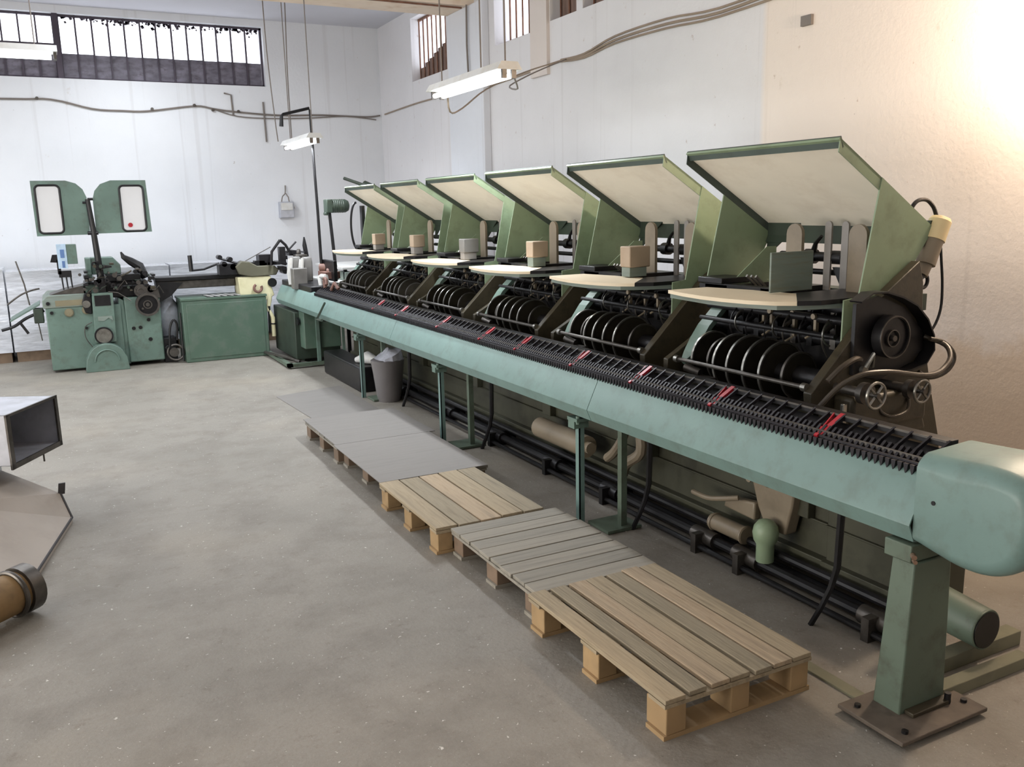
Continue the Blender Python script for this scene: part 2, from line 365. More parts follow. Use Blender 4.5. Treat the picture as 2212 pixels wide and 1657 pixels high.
# back wall window
w1 = struct(MB().box(BW0, BW1, YB+0.10, YB+0.14, BZ0, BZ0+0.03).box(BW0, BW1, YB+0.10, YB+0.14, BZ1-0.03, BZ1).box(BW1-0.03, BW1, YB+0.1, YB+0.14, BZ0, BZ1).box(0.33, 0.40, YB+0.04, YB+0.14, BZ0, BZ1).build('window_1', FRAME_M, smooth=False))
b = MB()
for i in range(13): b.box(0.40+i*0.2105-0.011, 0.40+i*0.2105+0.011, YB+0.09, YB+0.13, BZ0, BZ1)
for i in range(20): b.box(0.33-i*0.2105-0.011, 0.33-i*0.2105+0.011, YB+0.09, YB+0.13, BZ0, BZ1)
b.box(BW0, 0.36, YB+0.085, YB+0.135, 4.19, 4.25)
b.build('mullions', FRAME_M, w1, smooth=False)
MB().box(0.40, BW1, YB+0.112, YB+0.118, 4.12, BZ1).box(BW0, 0.34, YB+0.112, YB+0.118, 4.2, BZ1).build('clear_panes', GLASS, w1, smooth=False)
b = MB(); b.box(BW0, 0.34, YB+0.112, YB+0.120, BZ0, 4.2)
for i in range(13):
    x0 = 0.40+i*0.2105; b.box(x0, x0+0.2105, YB+0.112, YB+0.120+0.002*(i % 2), BZ0, 4.13-0.012*random.random())
b.build('dirty_panes', DIRTYP, w1, smooth=False)
# paint and plaster crumbs stuck along the top of the clear panes
b = MB()
for i in range(150):
    x = random.uniform(0.42, 3.12); r = random.uniform(0.006, 0.02); z = 4.61-abs(random.gauss(0, 0.035))
    b.obox((x, YB+0.108, z), (r, 0, r*0.3), (0, 0.003, 0), (-r*0.4, 0, r))
b.build('flaked_paint', FRAME_M, w1, smooth=False)
for wi, (a, c, z0, z1) in enumerate(WR):
    fr = struct(MB().box(XR+0.12, XR+0.15, a, c, z0, z0+0.03).box(XR+0.12, XR+0.15, a, c, z1-0.03, z1).build('window_%d' % (wi+2), RUSTF, smooth=False))
    b = MB(); n = max(3, int((c-a)/0.155))
    for i in range(n+1): b.cyl((XR+0.135, a+(c-a)*i/n, z0), (XR+0.135, a+(c-a)*i/n, z1), 0.011, 6)
    b.build('bars', RUSTF, fr)
    MB().box(XR+0.16, XR+0.165, a, c, z0, z1).build('clear_panes', GLASS, fr, smooth=False)
    b = MB()
    for i in range(n):
        h = (0.36+0.12*random.random()) if wi == 0 else (0.44+0.2*random.random() if wi > 1 else (0.5 if i < 2 else 0.06))
        if wi == 0: h = 0.50-0.045*i+0.03*random.random()
        y0 = a+(c-a)*i/n; b.box(XR+0.15, XR+0.158, y0, y0+(c-a)/n, z0, min(z0+h+0.25*(wi > 1), z1))
    b.build('boarded_panes', BROWNP, fr, smooth=False)
# sill stains of rust under the window by the lamp are geometry-free: paint only

# ================================================================= GATHERING CONVEYOR
conv = thing('gathering_conveyor', (2.7, 1.97, 0), 'long teal gathering conveyor with dark saddle chain, running in front of all feeders', 'conveyor')
prof = [(2.715, 0.952), (2.675, 0.942), (2.655, 0.922), (2.583, 0.768), (2.581, 0.760), (2.610, 0.695), (2.63, 0.69)]
for (a, c) in [(1.975, 4.105), (4.11, 7.40), (7.405, 11.9)]:
    MB().sheet(prof, 1, a, c, 0.006).build('side_panel', G_PANEL, conv)
MB().box(2.68, 2.70, 1.98, 11.9, 0.68, 0.92).box(2.90, 2.92, 2.0, 10.6, 0.66, 0.90).build('inner_beam', G_DARK, conv, smooth=False)
MB().prism([(2.675, 0.90), (2.80, 1.0), (2.93, 0.90), (2.93, 0.80), (2.675, 0.80)], 1, 1.98, 10.3).build('saddle_body', BLACK, conv, smooth=False)
# chain: pointed lugs hanging over the panel edge, roller row and cross ribs
b = MB(); y = 2.0; i = 0
while y < 10.2:
    b.prism([(y, 0.958), (y+0.02, 0.958), (y+0.0165, 0.936), (y+0.010, 0.917), (y+0.0035, 0.936)], 0, 2.655, 2.672)
    y += 0.027
b.box(2.672, 2.684, 1.99, 10.2, 0.948, 0.966)
b.build('chain_lugs', CHAIN, conv, smooth=False)
b = MB(); y = 2.0; i = 0
while y < 10.2:
    b.obox((2.705, y, 0.975), (0.022, 0, 0.018), (0, 0.006, 0), (-0.005, 0, 0.007))
    if i % 3 == 0: b.obox((2.745, y, 1.002), (0.045, -0.012, 0.034), (0, 0.0045, 0), (-0.004, 0, 0.006))
    y += 0.0265; i += 1
b.build('gathering_chain', CHAIN, conv, smooth=False)
MB().box(2.695, 2.700, 1.99, 10.2, 0.966, 0.982).build('chain_rail', DSTEEL, conv, smooth=False)
rl = MB().box(2.785, 2.85, 2.0, 10.2, 1.012, 1.034).build('saddle_rail', BLACK, conv, bev=0.002)
MB().box(2.782, 2.787, 2.0, 10.2, 1.030, 1.038).build('rail_edge', DSTEEL, rl, smooth=False)
MB().box(2.80, 2.95, 3.9, 10.2, 0.98, 1.005).build('guide_plate', DSTEEL, conv, smooth=False)
for y in [2.49, 3.15, 3.80, 4.42, 5.14, 5.70, 6.5, 7.46, 8.1]:
    b = MB(); b.obox((2.738, y, 0.998), (0.055, -0.012, 0.040), (0, 0.012, 0), (-0.004, 0, 0.005)); b.obox((2.678, y+0.012, 0.945), (0.006, 0, 0.004), (0, 0.009, 0), (-0.010, 0, 0.024))
    b.obox((2.738, y+0.026, 0.998), (0.050, 0.004, 0.036), (0, 0.003, 0), (-0.004, 0, 0.005)).obox((2.71, y+0.014, 0.982), (0.008, 0.002, 0.006), (0, 0.018, 0), (-0.002, 0, 0.003))
    b.build('pusher_finger', RED, conv)
# rounded end cover
ctl = [(1.975, 0.690), (1.90, 0.672), (1.80, 0.655), (1.70, 0.662), (1.62, 0.700), (1.568, 0.765), (1.546, 0.85), (1.552, 0.93), (1.580, 0.985), (1.63, 1.008), (1.72, 1.018), (1.85, 1.012), (1.975, 1.005)]
def catmull(P_, m=5):
    out = []
    for i in range(len(P_)-1):
        p0, p1, p2, p3 = (Vector(P_[max(i-1, 0)]), Vector(P_[i]), Vector(P_[i+1]), Vector(P_[min(i+2, len(P_)-1)]))
        for j in range(m):
            t_ = j/m; out.append(tuple(0.5*((2*p1)+(p2-p0)*t_+(2*p0-5*p1+4*p2-p3)*t_*t_+(3*p1-p0-3*p2+p3)*t_**3)))
    return out+[tuple(P_[-1])]
bp = catmull(ctl)
cov = MB(); rings = []
RX = 0.055
prof_r = [(2.600+RX*(1-math.cos(a_)), RX*(1-math.sin(a_))) for a_ in [PI/2*i/7 for i in range(8)]]
prof_r = prof_r+[(2.93-0.06*(1-math.sin(a_)), 0.06*(1-math.cos(a_))) for a_ in [PI/2*i/5 for i in range(6)]]
for (x, ins) in prof_r:
    cy, cz = 1.80, 0.85; rg = []
    for (py, pz) in bp:
        d = Vector((py-cy, pz-cz)); L_ = d.length; e = d*((L_-ins)/L_)
        rg.append((x, 1.975 if py > 1.9749 else cy+e.x, cz+e.y+(0.028*min(1, (x-2.6)/0.09) if pz > 0.93 else 0)*min(1, (pz-0.93)/0.05)))
    rings.append(rg)
k = len(bp)
for rg in rings: cov.v += rg
for i in range(len(rings)-1):
    for j in range(k):
        j2 = (j+1) % k; cov.f.append((i*k+j, i*k+j2, (i+1)*k+j2, (i+1)*k+j))
cov.f.append(tuple(range(k))); cov.f.append(tuple(range(len(rings)*k-1, (len(rings)-1)*k-1, -1)))
oc = cov.build('end_cover', G_PANEL, conv)
MB().cyl((2.602, 1.90, 0.865), (2.597, 1.90, 0.865), 0.008, 12).build('cover_screw', BLACK, oc)
# support column at the near end
b = MB(); b.hexa([(2.575, 1.955, 0.03), (2.82, 1.955, 0.03), (2.82, 2.075, 0.03), (2.575, 2.075, 0.03), (2.60, 1.955, 0.62), (2.80, 1.955, 0.62), (2.80, 2.05, 0.62), (2.60, 2.05, 0.62)])
col = b.build('support_column', G_COL, conv, bev=0.006)
MB().box(2.59, 2.74, 1.965, 2.08, 0.62, 0.685).build('column_head', G_COL, col, bev=0.004)
MB().box(2.44, 2.90, 1.83, 2.12, 0.018, 0.034).build('base_plate', mat('dusty_base_steel', rgb(96, 86, 76), 0.7, var=0.25, scale=12, grime=rgb(50, 44, 38), gamt=0.7), col, bev=0.003)
MB().box(2.60, 2.81, 1.915, 1.955, 0.034, 0.05).build('foot_flange', CAST, col, bev=0.003)
for (bx_, by_, bz_) in [(2.80, 1.925, 0.075), (2.86, 1.90, 0.045), (2.50, 1.87, 0.045), (2.49, 2.07, 0.045)]: MB().cyl((bx_, by_, 0.0), (bx_, by_, bz_), 0.012, 8).build('foot_bolt', BLACK, col)
MB().cyl((2.592, 1.96, 0.655), (2.575, 1.94, 0.655), 0.010, 8).cyl((2.597, 1.958, 0.635), (2.583, 1.94, 0.635), 0.008, 8).build('copper_bolts', COPPER, col)
# legs
for (y, lo) in [(4.33, 0), (6.47, 0), (8.56, 0)]:
    b = MB(); b.box(2.665, 2.70, y-0.004, y+0.004, 0, 0.64).box(2.665, 2.672, y-0.004, y+0.04, 0, 0.64)
    lg = b.build('leg', G_PANEL, conv, smooth=False)
    MB().box(2.62, 2.74, y-0.05, y+0.06, 0.645, 0.665).box(2.62, 2.72, y-0.02, y+0.05, 0.60, 0.645).cyl((2.64, y-0.03, 0.63), (2.64, y-0.03, 0.68), 0.013, 8).cyl((2.70, y+0.04, 0.63), (2.70, y+0.04, 0.68), 0.013, 8).build('leg_clamp', G_MACH, lg)
    b = MB(); b.box(2.82, 2.86, y-0.22, y-0.18, 0.02, 0.66).box(2.70, 2.94, y-0.26, y-0.04, 0.005, 0.022)
    b.build('rear_leg', G_COL, conv, smooth=False)
for y in [2.62, 4.02, 6.1, 7.9]:
    MB().tube([(2.93, y-0.04, 0.64), (2.93, y-0.03, 0.30), (2.92, y-0.01, 0.20), (2.90, y+0.02, 0.10), (2.88, y+0.06, 0.0)], [0.018, 0.017, 0.015, 0.014, 0.014], 6).build('floor_strut', BLACK, conv)
# release lever near far end
MB().tube([(2.60, 9.55, 0.90), (2.55, 9.75, 0.70), (2.50, 9.35, 0.735)], [0.012, 0.014, 0.016], 6).build('lever', G_DARK, conv)

# ================================================================= FEEDER BED
bed = thing('feeder_bed', (3.3, 2.6, 0), 'long oily dark green machine bed low behind the conveyor, carrying the feeders', 'machine bed')
MB().prism([(3.81, 0.94), (3.89, 0.69), (3.98, 0.0), (3.42, 0.0), (3.32, 0.55), (3.10, 0.86), (3.10, 0.94)], 1, 2.84, 2.90).build('end_frame', CAST, bed, bev=0.004)
b = MB(); b.box(3.22, 3.28, 2.90, 10.6, 0.14, 0.86)
b.box(3.20, 3.22, 2.90, 10.6, 0.34, 0.35).box(3.17, 3.28, 2.90, 10.6, 0.12, 0.17)
b.build('front_plate', G_BED, bed, bev=0.004)
MB().box(3.36, 3.80, 2.905, 10.6, 0.0, 0.94).build('bed_body', G_BED, bed, smooth=False)
for i in range(6):
    MB().box(3.17, 3.22, 3.0+1.28*i, 3.12+1.28*i, 0.35, 0.92).build('stiffener', G_BED, bed, bev=0.004)
for (x, z, r) in [(3.12, 0.13, 0.022), (3.05, 0.075, 0.028), (3.14, 0.055, 0.018), (2.99, 0.035, 0.016)]:
    MB().tube([(x, 2.3, z), (x, 10.0, z)], r, 10).build('drive_shaft', BLACK, bed)
for y in [2.45, 3.28, 3.62, 4.55, 5.3, 6.2, 7.2, 8.4]:
    MB().box(2.96, 3.2, y-0.02, y+0.02, 0.0, 0.11).cyl((3.05, y-0.09, 0.075), (3.05, y+0.09, 0.075), 0.045, 14).build('shaft_bearing', DSTEEL if y < 4 else BLACK, bed)
MB().cyl((3.10, 3.35, 0.16), (3.10, 3.62, 0.16), 0.045, 16).ring((3.10, 3.36, 0.16), (0, 1, 0), 0.045, 0.008).ring((3.10, 3.60, 0.16), (0, 1, 0), 0.045, 0.008).build('coupling', LTAN, bed)
MB().cyl((3.05, 4.85, 0.30), (3.05, 5.5, 0.30), 0.075, 20).cyl((3.05, 4.8, 0.30), (3.05, 4.86, 0.30), 0.04, 16).build('blower_tube', LTAN, bed)
MB().tube([(3.08, 4.45, 0.62), (3.06, 4.42, 0.5), (3.04, 4.5, 0.36), (3.06, 4.62, 0.28)], 0.03, 10).tube([(3.08, 4.30, 0.58), (3.08, 4.28, 0.4), (3.06, 4.40, 0.30), (3.1, 4.5, 0.2)], 0.035, 10).build('suction_hose', LTAN, bed)
MB().prism([(3.03, 0.66), (3.34, 0.66), (3.36, 0.50), (3.30, 0.34), (3.24, 0.24), (3.10, 0.24), (3.06, 0.40)], 0, 3.12, 3.2).cyl((3.12, 3.20, 0.50), (3.08, 3.20, 0.50), 0.03, 16).prism([(3.30, 0.36), (3.52, 0.33), (3.54, 0.27), (3.30, 0.26)], 0, 3.10, 3.15).build('gear_bracket', LTAN, bed, bev=0.01)
MB().tube([(3.05, 3.16, 0.10), (3.05, 3.16, 0.19), (3.05, 3.16, 0.215), (3.05, 3.16, 0.25), (3.05, 3.16, 0.285), (3.05, 3.16, 0.312), (3.05, 3.16, 0.322)], [0.045, 0.045, 0.060, 0.066, 0.060, 0.040, 0.015], 24).build('green_pump_dome', G_HOOD, bed)
MB().tube([(3.06, 3.75, 0.30), (3.04, 3.6, 0.31), (3.04, 3.48, 0.34), (3.08, 3.4, 0.36)], 0.014, 8).cyl((3.09, 3.3, 0.5), (3.05, 3.3, 0.5), 0.02, 12).build('lever', LTAN, bed)
# far-side flared exhaust at the near end
MB().cyl((3.20, 2.06, 0.17), (3.20, 2.42, 0.20), 0.085, 28, 0.095).ring((3.20, 2.06, 0.17), (0, 1, 0), 0.082, 0.005).build('exhaust_pipe', G_COL, bed)
MB().box(3.20, 3.26, 2.44, 2.90, 0.10, 0.74).box(3.185, 3.20, 2.44, 2.90, 0.34, 0.35).box(3.16, 3.26, 2.44, 2.90, 0.10, 0.17).box(3.26, 3.60, 2.44, 2.90, 0.08, 0.60).build('end_skirt', G_BED, bed, bev=0.003)
MB().cyl((3.20, 2.052, 0.17), (3.20, 2.06, 0.17), 0.078, 28).build('pipe_opening', BLACK, bed)
MB().prism([(3.05, 0.45), (3.42, 0.45), (3.30, 0.36), (3.18, 0.25), (3.14, 0.25)], 1, 2.30, 2.34).build('tail_bracket', G_DARK, bed)

# ================================================================= FEEDERS
def make_feeder():
    Y0, Y1 = 2.90, 3.97
    F = thing('signature_feeder', (3.4, 3.4, 0.9), '', 'feeder')
    # cover hood: lid board, its green flanges and the two cheek plates
    top0, top1 = (3.15, 2.17), (3.80, 1.765)
    d = Vector((top1[0]-top0[0], 0, top1[1]-top0[1])).normalized(); n = Vector((d.z, 0, -d.x))   # n points down/front
    if n.z > 0: n = -n
    def P(t, off, y): q = Vector((top0[0], 0, top0[1]))+d*t+n*off; return (q.x, y, q.z)
    Ltot = (Vector(top1)-Vector(top0)).length
    lid = MB().hexa([P(0, 0, Y0), P(0, 0, Y1), P(Ltot, 0, Y1), P(Ltot, 0, Y0), P(0, 0.012, Y0), P(0, 0.012, Y1), P(Ltot, 0.012, Y1), P(Ltot, 0.012, Y0)]).build('hood_lid', G_HOOD, F)
    MB().hexa([P(0.035, 0.012, Y0+0.006), P(0.035, 0.012, Y1-0.006), P(Ltot, 0.012, Y1-0.006), P(Ltot, 0.012, Y0+0.006), P(0.035, 0.016, Y0+0.006), P(0.035, 0.016, Y1-0.006), P(Ltot, 0.016, Y1-0.006), P(Ltot, 0.016, Y0+0.006)]).build('lid_liner', CREAM, lid, smooth=False)
    b = MB()
    b.prism([(3.15, 2.172), (3.158, 2.176), (3.176, 2.128), (3.168, 2.124)], 1, Y0, Y1)
    b.build('front_rim', G_RIM, lid, smooth=False)
    for (ya, yb, mm) in ((Y0, Y0+0.005, G_HOOD), (Y1-0.005, Y1, G_RIM)):
        b = MB(); b.hexa([P(0.004, 0, ya), P(0.004, 0, yb), P(Ltot, 0, yb), P(Ltot, 0, ya), P(0.03, 0.055, ya), P(0.03, 0.055, yb), P(Ltot, 0.055, yb), P(Ltot, 0.055, ya)])
        b.build('side_rim', mm, lid, smooth=False)
    cheek = [(3.43, 1.995), (3.81, 1.755), (3.69, 1.60), (3.41, 1.39), (3.33, 1.30), (3.30, 1.10), (3.22, 1.10), (3.225, 1.44), (3.32, 1.45)]
    MB().prism(cheek, 1, Y0-0.004, Y0+0.004).build('cheek_plate', G_HOOD, F, smooth=False)
    cheek2 = [(3.43, 1.995), (3.81, 1.755), (3.70, 1.57), (3.56, 1.42), (3.48, 1.40), (3.30, 1.43), (3.36, 1.70)]
    MB().prism(cheek2, 1, Y1-0.004, Y1+0.004).build('cheek_plate', G_HOOD, F, smooth=False)
    MB().hexa([(3.79, Y0, 1.79), (3.80, Y0, 1.79), (3.80, Y1, 1.79), (3.79, Y1, 1.79), (3.74, Y0, 1.665), (3.75, Y0, 1.665), (3.75, Y1, 1.665), (3.74, Y1, 1.665)]).build('rear_cross_plate', G_DARK, F, smooth=False)
    MB().prism([(3.97, 1.79), (3.70, 1.78), (3.97, 1.58)], 0, 3.755, 3.765).build('corner_triangle', G_DARK, F, smooth=False)  # dark triangular plate in the rear corner below the lid
    # shelf: curved cream board and black bed
    out = [(2.905, 3.80), (2.862, 3.62), (2.842, 3.45), (2.845, 3.30), (2.872, 3.15), (2.925, 3.03), (3.0, 2.965), (3.27, 3.24), (3.24, 3.52), (3.17, 3.80)]
    sh = MB().prism([(x, y) for x, y in out], 2, 1.425, 1.443).build('shelf_board', CREAMW, F)
    MB().prism([(2.92, 3.80), (2.875, 3.45), (2.88, 3.3), (2.96, 3.05), (3.05, 2.985), (3.30, 2.92), (3.32, 3.8)], 2, 1.40, 1.425).build('shelf_tray', BLOCKG, sh)
    MB().prism([(3.0, 2.962), (3.10, 2.915), (3.66, 2.915), (3.66, 3.25), (3.27, 3.24)], 2, 1.425, 1.447).box(3.24, 3.62, 3.40, 3.46, 1.425, 1.455).box(3.24, 3.62, 3.72, 3.95, 1.425, 1.452).box(3.24, 3.30, 3.4, 3.9, 1.425, 1.46).build('black_feed_bed', BLACK, F, smooth=False)
    MB().obox((3.32, 3.84, 1.475), (0.10, 0, 0.0), (0, 0.10, 0), (0, 0, 0.016)).build('black_bar', BLACK, F, bev=0.004)
    # comb strips beside the hopper
    b = MB()
    for i in range(3): b.obox((3.36, 3.66-0.035*i, 1.475), (0.035, 0.0, -0.03), (0, 0.006, 0), (0.004, 0, 0.006))
    b.build('comb_strip', STEEL, F, smooth=False)
    MB().prism([(3.27, 1.44), (3.55, 1.65), (3.62, 1.65), (3.62, 1.44)], 1, 3.75, 3.756).build('sloping_gusset', G_HOOD, F, smooth=False)
    # pile guides
    def guide(x, y, wd, z0, z1, m, nm, th=0.012):
        b = MB(); k = 8; pr = [(y-wd, z0), (y+wd, z0)]+[(y+wd*math.cos(a), z1-wd+wd*math.sin(a)) for a in [PI*i/k for i in range(k+1)]]
        b.prism(pr, 0, x, x+th); return b.build(nm, m, F)
    guide(3.50, 3.50, 0.055, 1.43, 1.78, LTAN, 'pile_guide', 0.02)
    guide(3.50, 3.08, 0.055, 1.43, 1.78, LTAN, 'pile_guide', 0.02)
    guide(3.62, 3.38, 0.022, 1.43, 1.79, GREYM, 'guide_bar')
    guide(3.60, 3.25, 0.022, 1.43, 1.79, GREYM, 'guide_bar')
    MB().cyl((3.66, 2.92, 1.60), (3.66, 3.75, 1.60), 0.022, 12).build('cross_shaft', BLACK, F)
    MB().cyl((3.66, 2.92, 1.52), (3.66, 3.75, 1.52), 0.016, 12).build('cross_shaft', BLACK, F)
    MB().cyl((3.66, 3.30, 1.60), (3.66, 3.38, 1.60), 0.036, 14).tube([(3.66, 3.52, 1.60), (3.66, 3.50, 1.67), (3.66, 3.46, 1.71)], [0.02, 0.012, 0.009], 8).cyl((3.66, 3.30, 1.60), (3.66, 3.56, 1.60), 0.026, 14).cyl((3.66, 3.50, 1.60), (3.66, 3.56, 1.60), 0.04, 14).build('clamp_collar', BLACK, F)
    MB().prism([(3.36, 1.55), (3.24, 1.55), (3.27, 1.45), (3.30, 1.45)], 0, 3.64, 3.67).build('clamp_wedge', BLACK, F)
    # machine part under the shelf
    MB().prism([(3.40, 0.942), (3.42, 1.40), (3.72, 1.42), (3.79, 0.942)], 1, 2.95, 3.91).build('drum_housing', BLACK, F, bev=0.01)
    b = MB(); b.cyl((3.17, 2.95, 1.06), (3.17, 3.80, 1.06), 0.05, 20); dr = b.build('gripper_drum', BLACK, F)
    for i, (y, r) in enumerate([(3.10, 0.115), (3.22, 0.150), (3.33, 0.155), (3.45, 0.155), (3.56, 0.150), (3.64, 0.12), (3.74, 0.145)]):
        b = MB().annulus((3.17, 1.06), r*0.18, r, y-0.004, y+0.004, 40)
        dk = b.build('drum_disc', DISCM, dr)
        MB().annulus((3.17, 1.06), r-0.006, r+0.003, y-0.007, y+0.007, 44).build('disc_rim', DSTEEL if i in (0, 5) else STEEL, dk)
    for (x, z, r) in [(3.30, 1.33, 0.022), (3.36, 1.22, 0.03), (3.24, 1.26, 0.014)]:
        MB().cyl((x, 2.95, z), (x, 3.93, z), r, 12).build('cross_shaft', BLACK, F)
    for y in [3.05, 3.20, 3.31, 3.44, 3.58, 3.70]:
        MB().box(3.33, 3.39, y-0.018, y+0.018, 1.18, 1.36).cyl((3.33, y, 1.30), (3.27, y, 1.27), 0.012, 8).tube([(3.32, y-0.02, 1.36), (3.25, y-0.02, 1.30), (3.24, y-0.02, 1.22), (3.28, y-0.02, 1.15)], 0.0045, 6).build('sucker_arm', DSTEEL if int(y*100) % 2 else BLACK, F)
    for yy in (3.60, 3.32, 2.99): MB().annulus((3.26, 1.27), 0.055, 0.062, yy, yy+0.006, 24, 1.6, 4.6).build('wire_guide', STEEL, F)
    for (x, y, z, h) in [(3.30, 3.42, 1.24, 0.1), (3.32, 3.28, 1.22, 0.12), (3.30, 3.12, 1.26, 0.08), (3.34, 3.52, 1.27, 0.07)]:
        MB().box(x-0.02, x, y-0.008, y+0.008, z, z+h).cyl((x-0.02, y, z+h), (x-0.035, y, z+h), 0.014, 10).tube([(x-0.02, y, z), (x-0.05, y+0.03, z-0.03)], 0.006, 6).build('gripper_lever', LTAN, F)
    MB().cyl((3.0, 2.90, 1.055), (3.0, 3.83, 1.055), 0.011, 10).build('front_rod', DSTEEL, F)
    for y in (2.895, 3.835): MB().cyl((3.0, y-0.014, 1.055), (3.0, y+0.014, 1.055), 0.020, 14).build('rod_knob', STEEL, F)
    MB().cyl((3.0, 3.76, 1.02), (3.02, 3.66, 1.0), 0.022, 12).box(2.96, 3.04, 3.55, 3.70, 0.975, 0.99).build('paper_stop', DSTEEL, F)
    # curved green delivery arm
    b = MB(); pts = [(3.40, 1.42), (3.29, 1.31), (3.20, 1.225), (3.145, 1.15), (3.10, 1.08), (3.06, 1.03)]
    wds = [0.055, 0.058, 0.06, 0.062, 0.055, 0.018]
    for i in range(len(pts)-1):
        (x0, z0), (x1, z1) = pts[i], pts[i+1]; w0, w1 = wds[i], wds[i+1]
        b.hexa([(x0, 3.87-w0, z0), (x0, 3.87+w0*0.6, z0), (x0+0.02, 3.87+w0*0.6, z0-0.02), (x0+0.02, 3.87-w0, z0-0.02), (x1, 3.87-w1, z1), (x1, 3.87+w1*0.6, z1), (x1+0.02, 3.87+w1*0.6, z1-0.02), (x1+0.02, 3.87-w1, z1-0.02)])
    b.build('delivery_arm', G_MACH, F)
    # side frames
    fr = [(2.985, 1.035), (3.41, 1.45), (3.655, 1.605), (3.69, 1.50), (3.70, 1.32), (3.79, 1.0), (3.81, 0.942), (3.10, 0.942), (2.99, 0.985)]
    fr2 = [(3.0, 1.035), (3.14, 1.10), (3.16, 1.17), (3.10, 1.0), (3.38, 1.38), (3.62, 1.56), (3.70, 1.32), (3.79, 1.0), (3.98, 0.0), (3.40, 0.0), (3.30, 0.62), (3.10, 0.90), (3.0, 0.99)]
    MB().prism(fr, 1, 2.84, 2.89).build('side_frame', CAST, F, bev=0.004)
    fr2 = [(3.0, 1.04), (3.16, 1.13), (3.30, 1.22), (3.50, 1.38), (3.66, 1.30), (3.79, 1.0), (3.81, 0.942), (3.10, 0.942), (3.0, 0.985)]
    MB().prism(fr2, 1, 3.92, 3.96).build('side_frame', CAST, F, bev=0.004)
    MB().obox((3.70, 3.43, 1.40), (0.06, 0, 0.0), (0, 0.56, 0), (0, 0, 0.04)).build('rear_cross_beam', G_DARK, F)
    return F
feed = make_feeder()
names = ['nearest', 'second nearest', 'third from the near end', 'fourth from the near end', 'fifth from the near end', 'farthest']
labels = ['nearest green feeder, with a tilted cream-capped cylinder, hand wheels and hoses on its end',
          'second green signature feeder from the near end, a tan wood-topped block on its shelf',
          'third green signature feeder from the near end, cream lid above a brown block',
          'fourth green signature feeder from the near end, whitish lid above a pale grey block',
          'fifth green signature feeder from the near end, behind the fourth one',
          'sixth and farthest green signature feeder, lowest lid, next to the black hoop']
feeders = [feed]
for k in range(1, 6):
    feeders.append(copy_tree(feed, (0, 1.28*k, 0)))
for k, o in enumerate(feeders): o['label'] = labels[k]; o['group'] = 'feeders in a row along the conveyor'
# pile blocks: one on each shelf, each a different stack of offcuts
cols = [(BLOCKG, None, 0.20), (BLOCKG, BOARD, 0.07), (BLOCKG, BOARD, 0.07), (GREYM, HEADM, 0.07), (GREYM, BOARD, 0.07), (GREYM, BOARD, 0.06)]
bl = ['large grey-green block standing on the shelf of the nearest feeder', 'block with a tan wooden top on the second feeder shelf',
      'small block with brown wood top on the third feeder shelf', 'pale grey block on the fourth feeder shelf', 'tan-topped grey block on the fifth feeder shelf', 'tan-topped block on the shelf of the farthest feeder']
geo_b = [(3.155, 3.44, 0.20, 0), (3.20, 3.33, 0.06, 0.13), (3.21, 3.32, 0.07, 0.12), (3.22, 3.34, 0.06, 0.12), (3.24, 3.34, 0.07, 0.12), (3.27, 3.37, 0.06, 0.12)]
for k in range(6):
    m1, m2, h = cols[k]; y = 3.30+1.28*k; x0, x1, h, ht = geo_b[k]
    t = thing('pile_block', ((x0+x1)/2, y, 1.45), bl[k], 'block', 'blocks on the feeder shelves')
    MB().box(x0, x1, y, y+(0.012 if k == 0 else 0.09), 1.448, 1.448+h).build('block_body', m1, t, bev=0.003)
    if ht: MB().box(x0-0.006, x1+0.02, y-0.01, y+0.10, 1.448+h, 1.448+h+ht).build('block_top', m2, t, bev=0.006)

# extra parts on the near end of the first feeder
F0 = feeders[0]
b = MB().annulus((3.41, 1.27), 0.0, 0.095, 2.765, 2.80, 40); b.annulus((3.41, 1.27), 0.090, 0.100, 2.755, 2.805, 40)
wh = b.build('drive_pulley', BLACK, F0)
MB().annulus((3.40, 1.265), 0.036, 0.041, 2.752, 2.77, 32).annulus((3.40, 1.265), 0.0, 0.014, 2.745, 2.77, 20).annulus((3.41, 1.27), 0.094, 0.100, 2.750, 2.757, 40).build('pulley_rings', DSTEEL, wh)
gp = [(3.20, 1.44), (3.27, 1.475), (3.36, 1.475), (3.47, 1.445), (3.57, 1.40), (3.65, 1.33), (3.70, 1.25), (3.71, 1.18), (3.66, 1.12), (3.55, 1.10), (3.40, 1.10)]
MB().sheet(gp, 1, 2.77, 2.84, 0.008).build('belt_guard', BLACK, F0)
MB().prism([(3.22, 1.43), (3.36, 1.46), (3.55, 1.39), (3.68, 1.27), (3.69, 1.18), (3.6, 1.12), (3.4, 1.06), (3.22, 1.10)], 1, 2.82, 2.84).build('guard_plate', BLACK, F0)
MB().box(3.12, 3.62, 2.72, 2.84, 0.86, 1.02).prism([(3.05, 0.95), (3.60, 0.95), (3.66, 0.80), (3.10, 0.80)], 1, 2.74, 2.84).build('gearbox', CAST, F0, bev=0.02)
for (x, z, r) in [(3.14, 1.05, 0.058), (3.44, 1.035, 0.052)]:
    b = MB().cyl((x, 2.84, z), (x, 2.68, z), 0.022, 20).annulus((x, z), 0.0, r*0.85, 2.66, 2.69, 28).annulus((x, z), 0.0, 0.012, 2.60, 2.66, 16)
    hw = b.build('hand_wheel', DSTEEL, F0)
    MB().ring((x, 2.615, z), (0, 1, 0), r, 0.007, 28).build('wheel_rim', STEEL, hw)
    b = MB()
    for i in range(4):
        a = PI/4+i*PI/2; b.tube([(x, 2.615, z), (x+r*math.cos(a), 2.615, z+r*math.sin(a))], 0.006, 6)
    b.build('wheel_spokes', STEEL, hw)
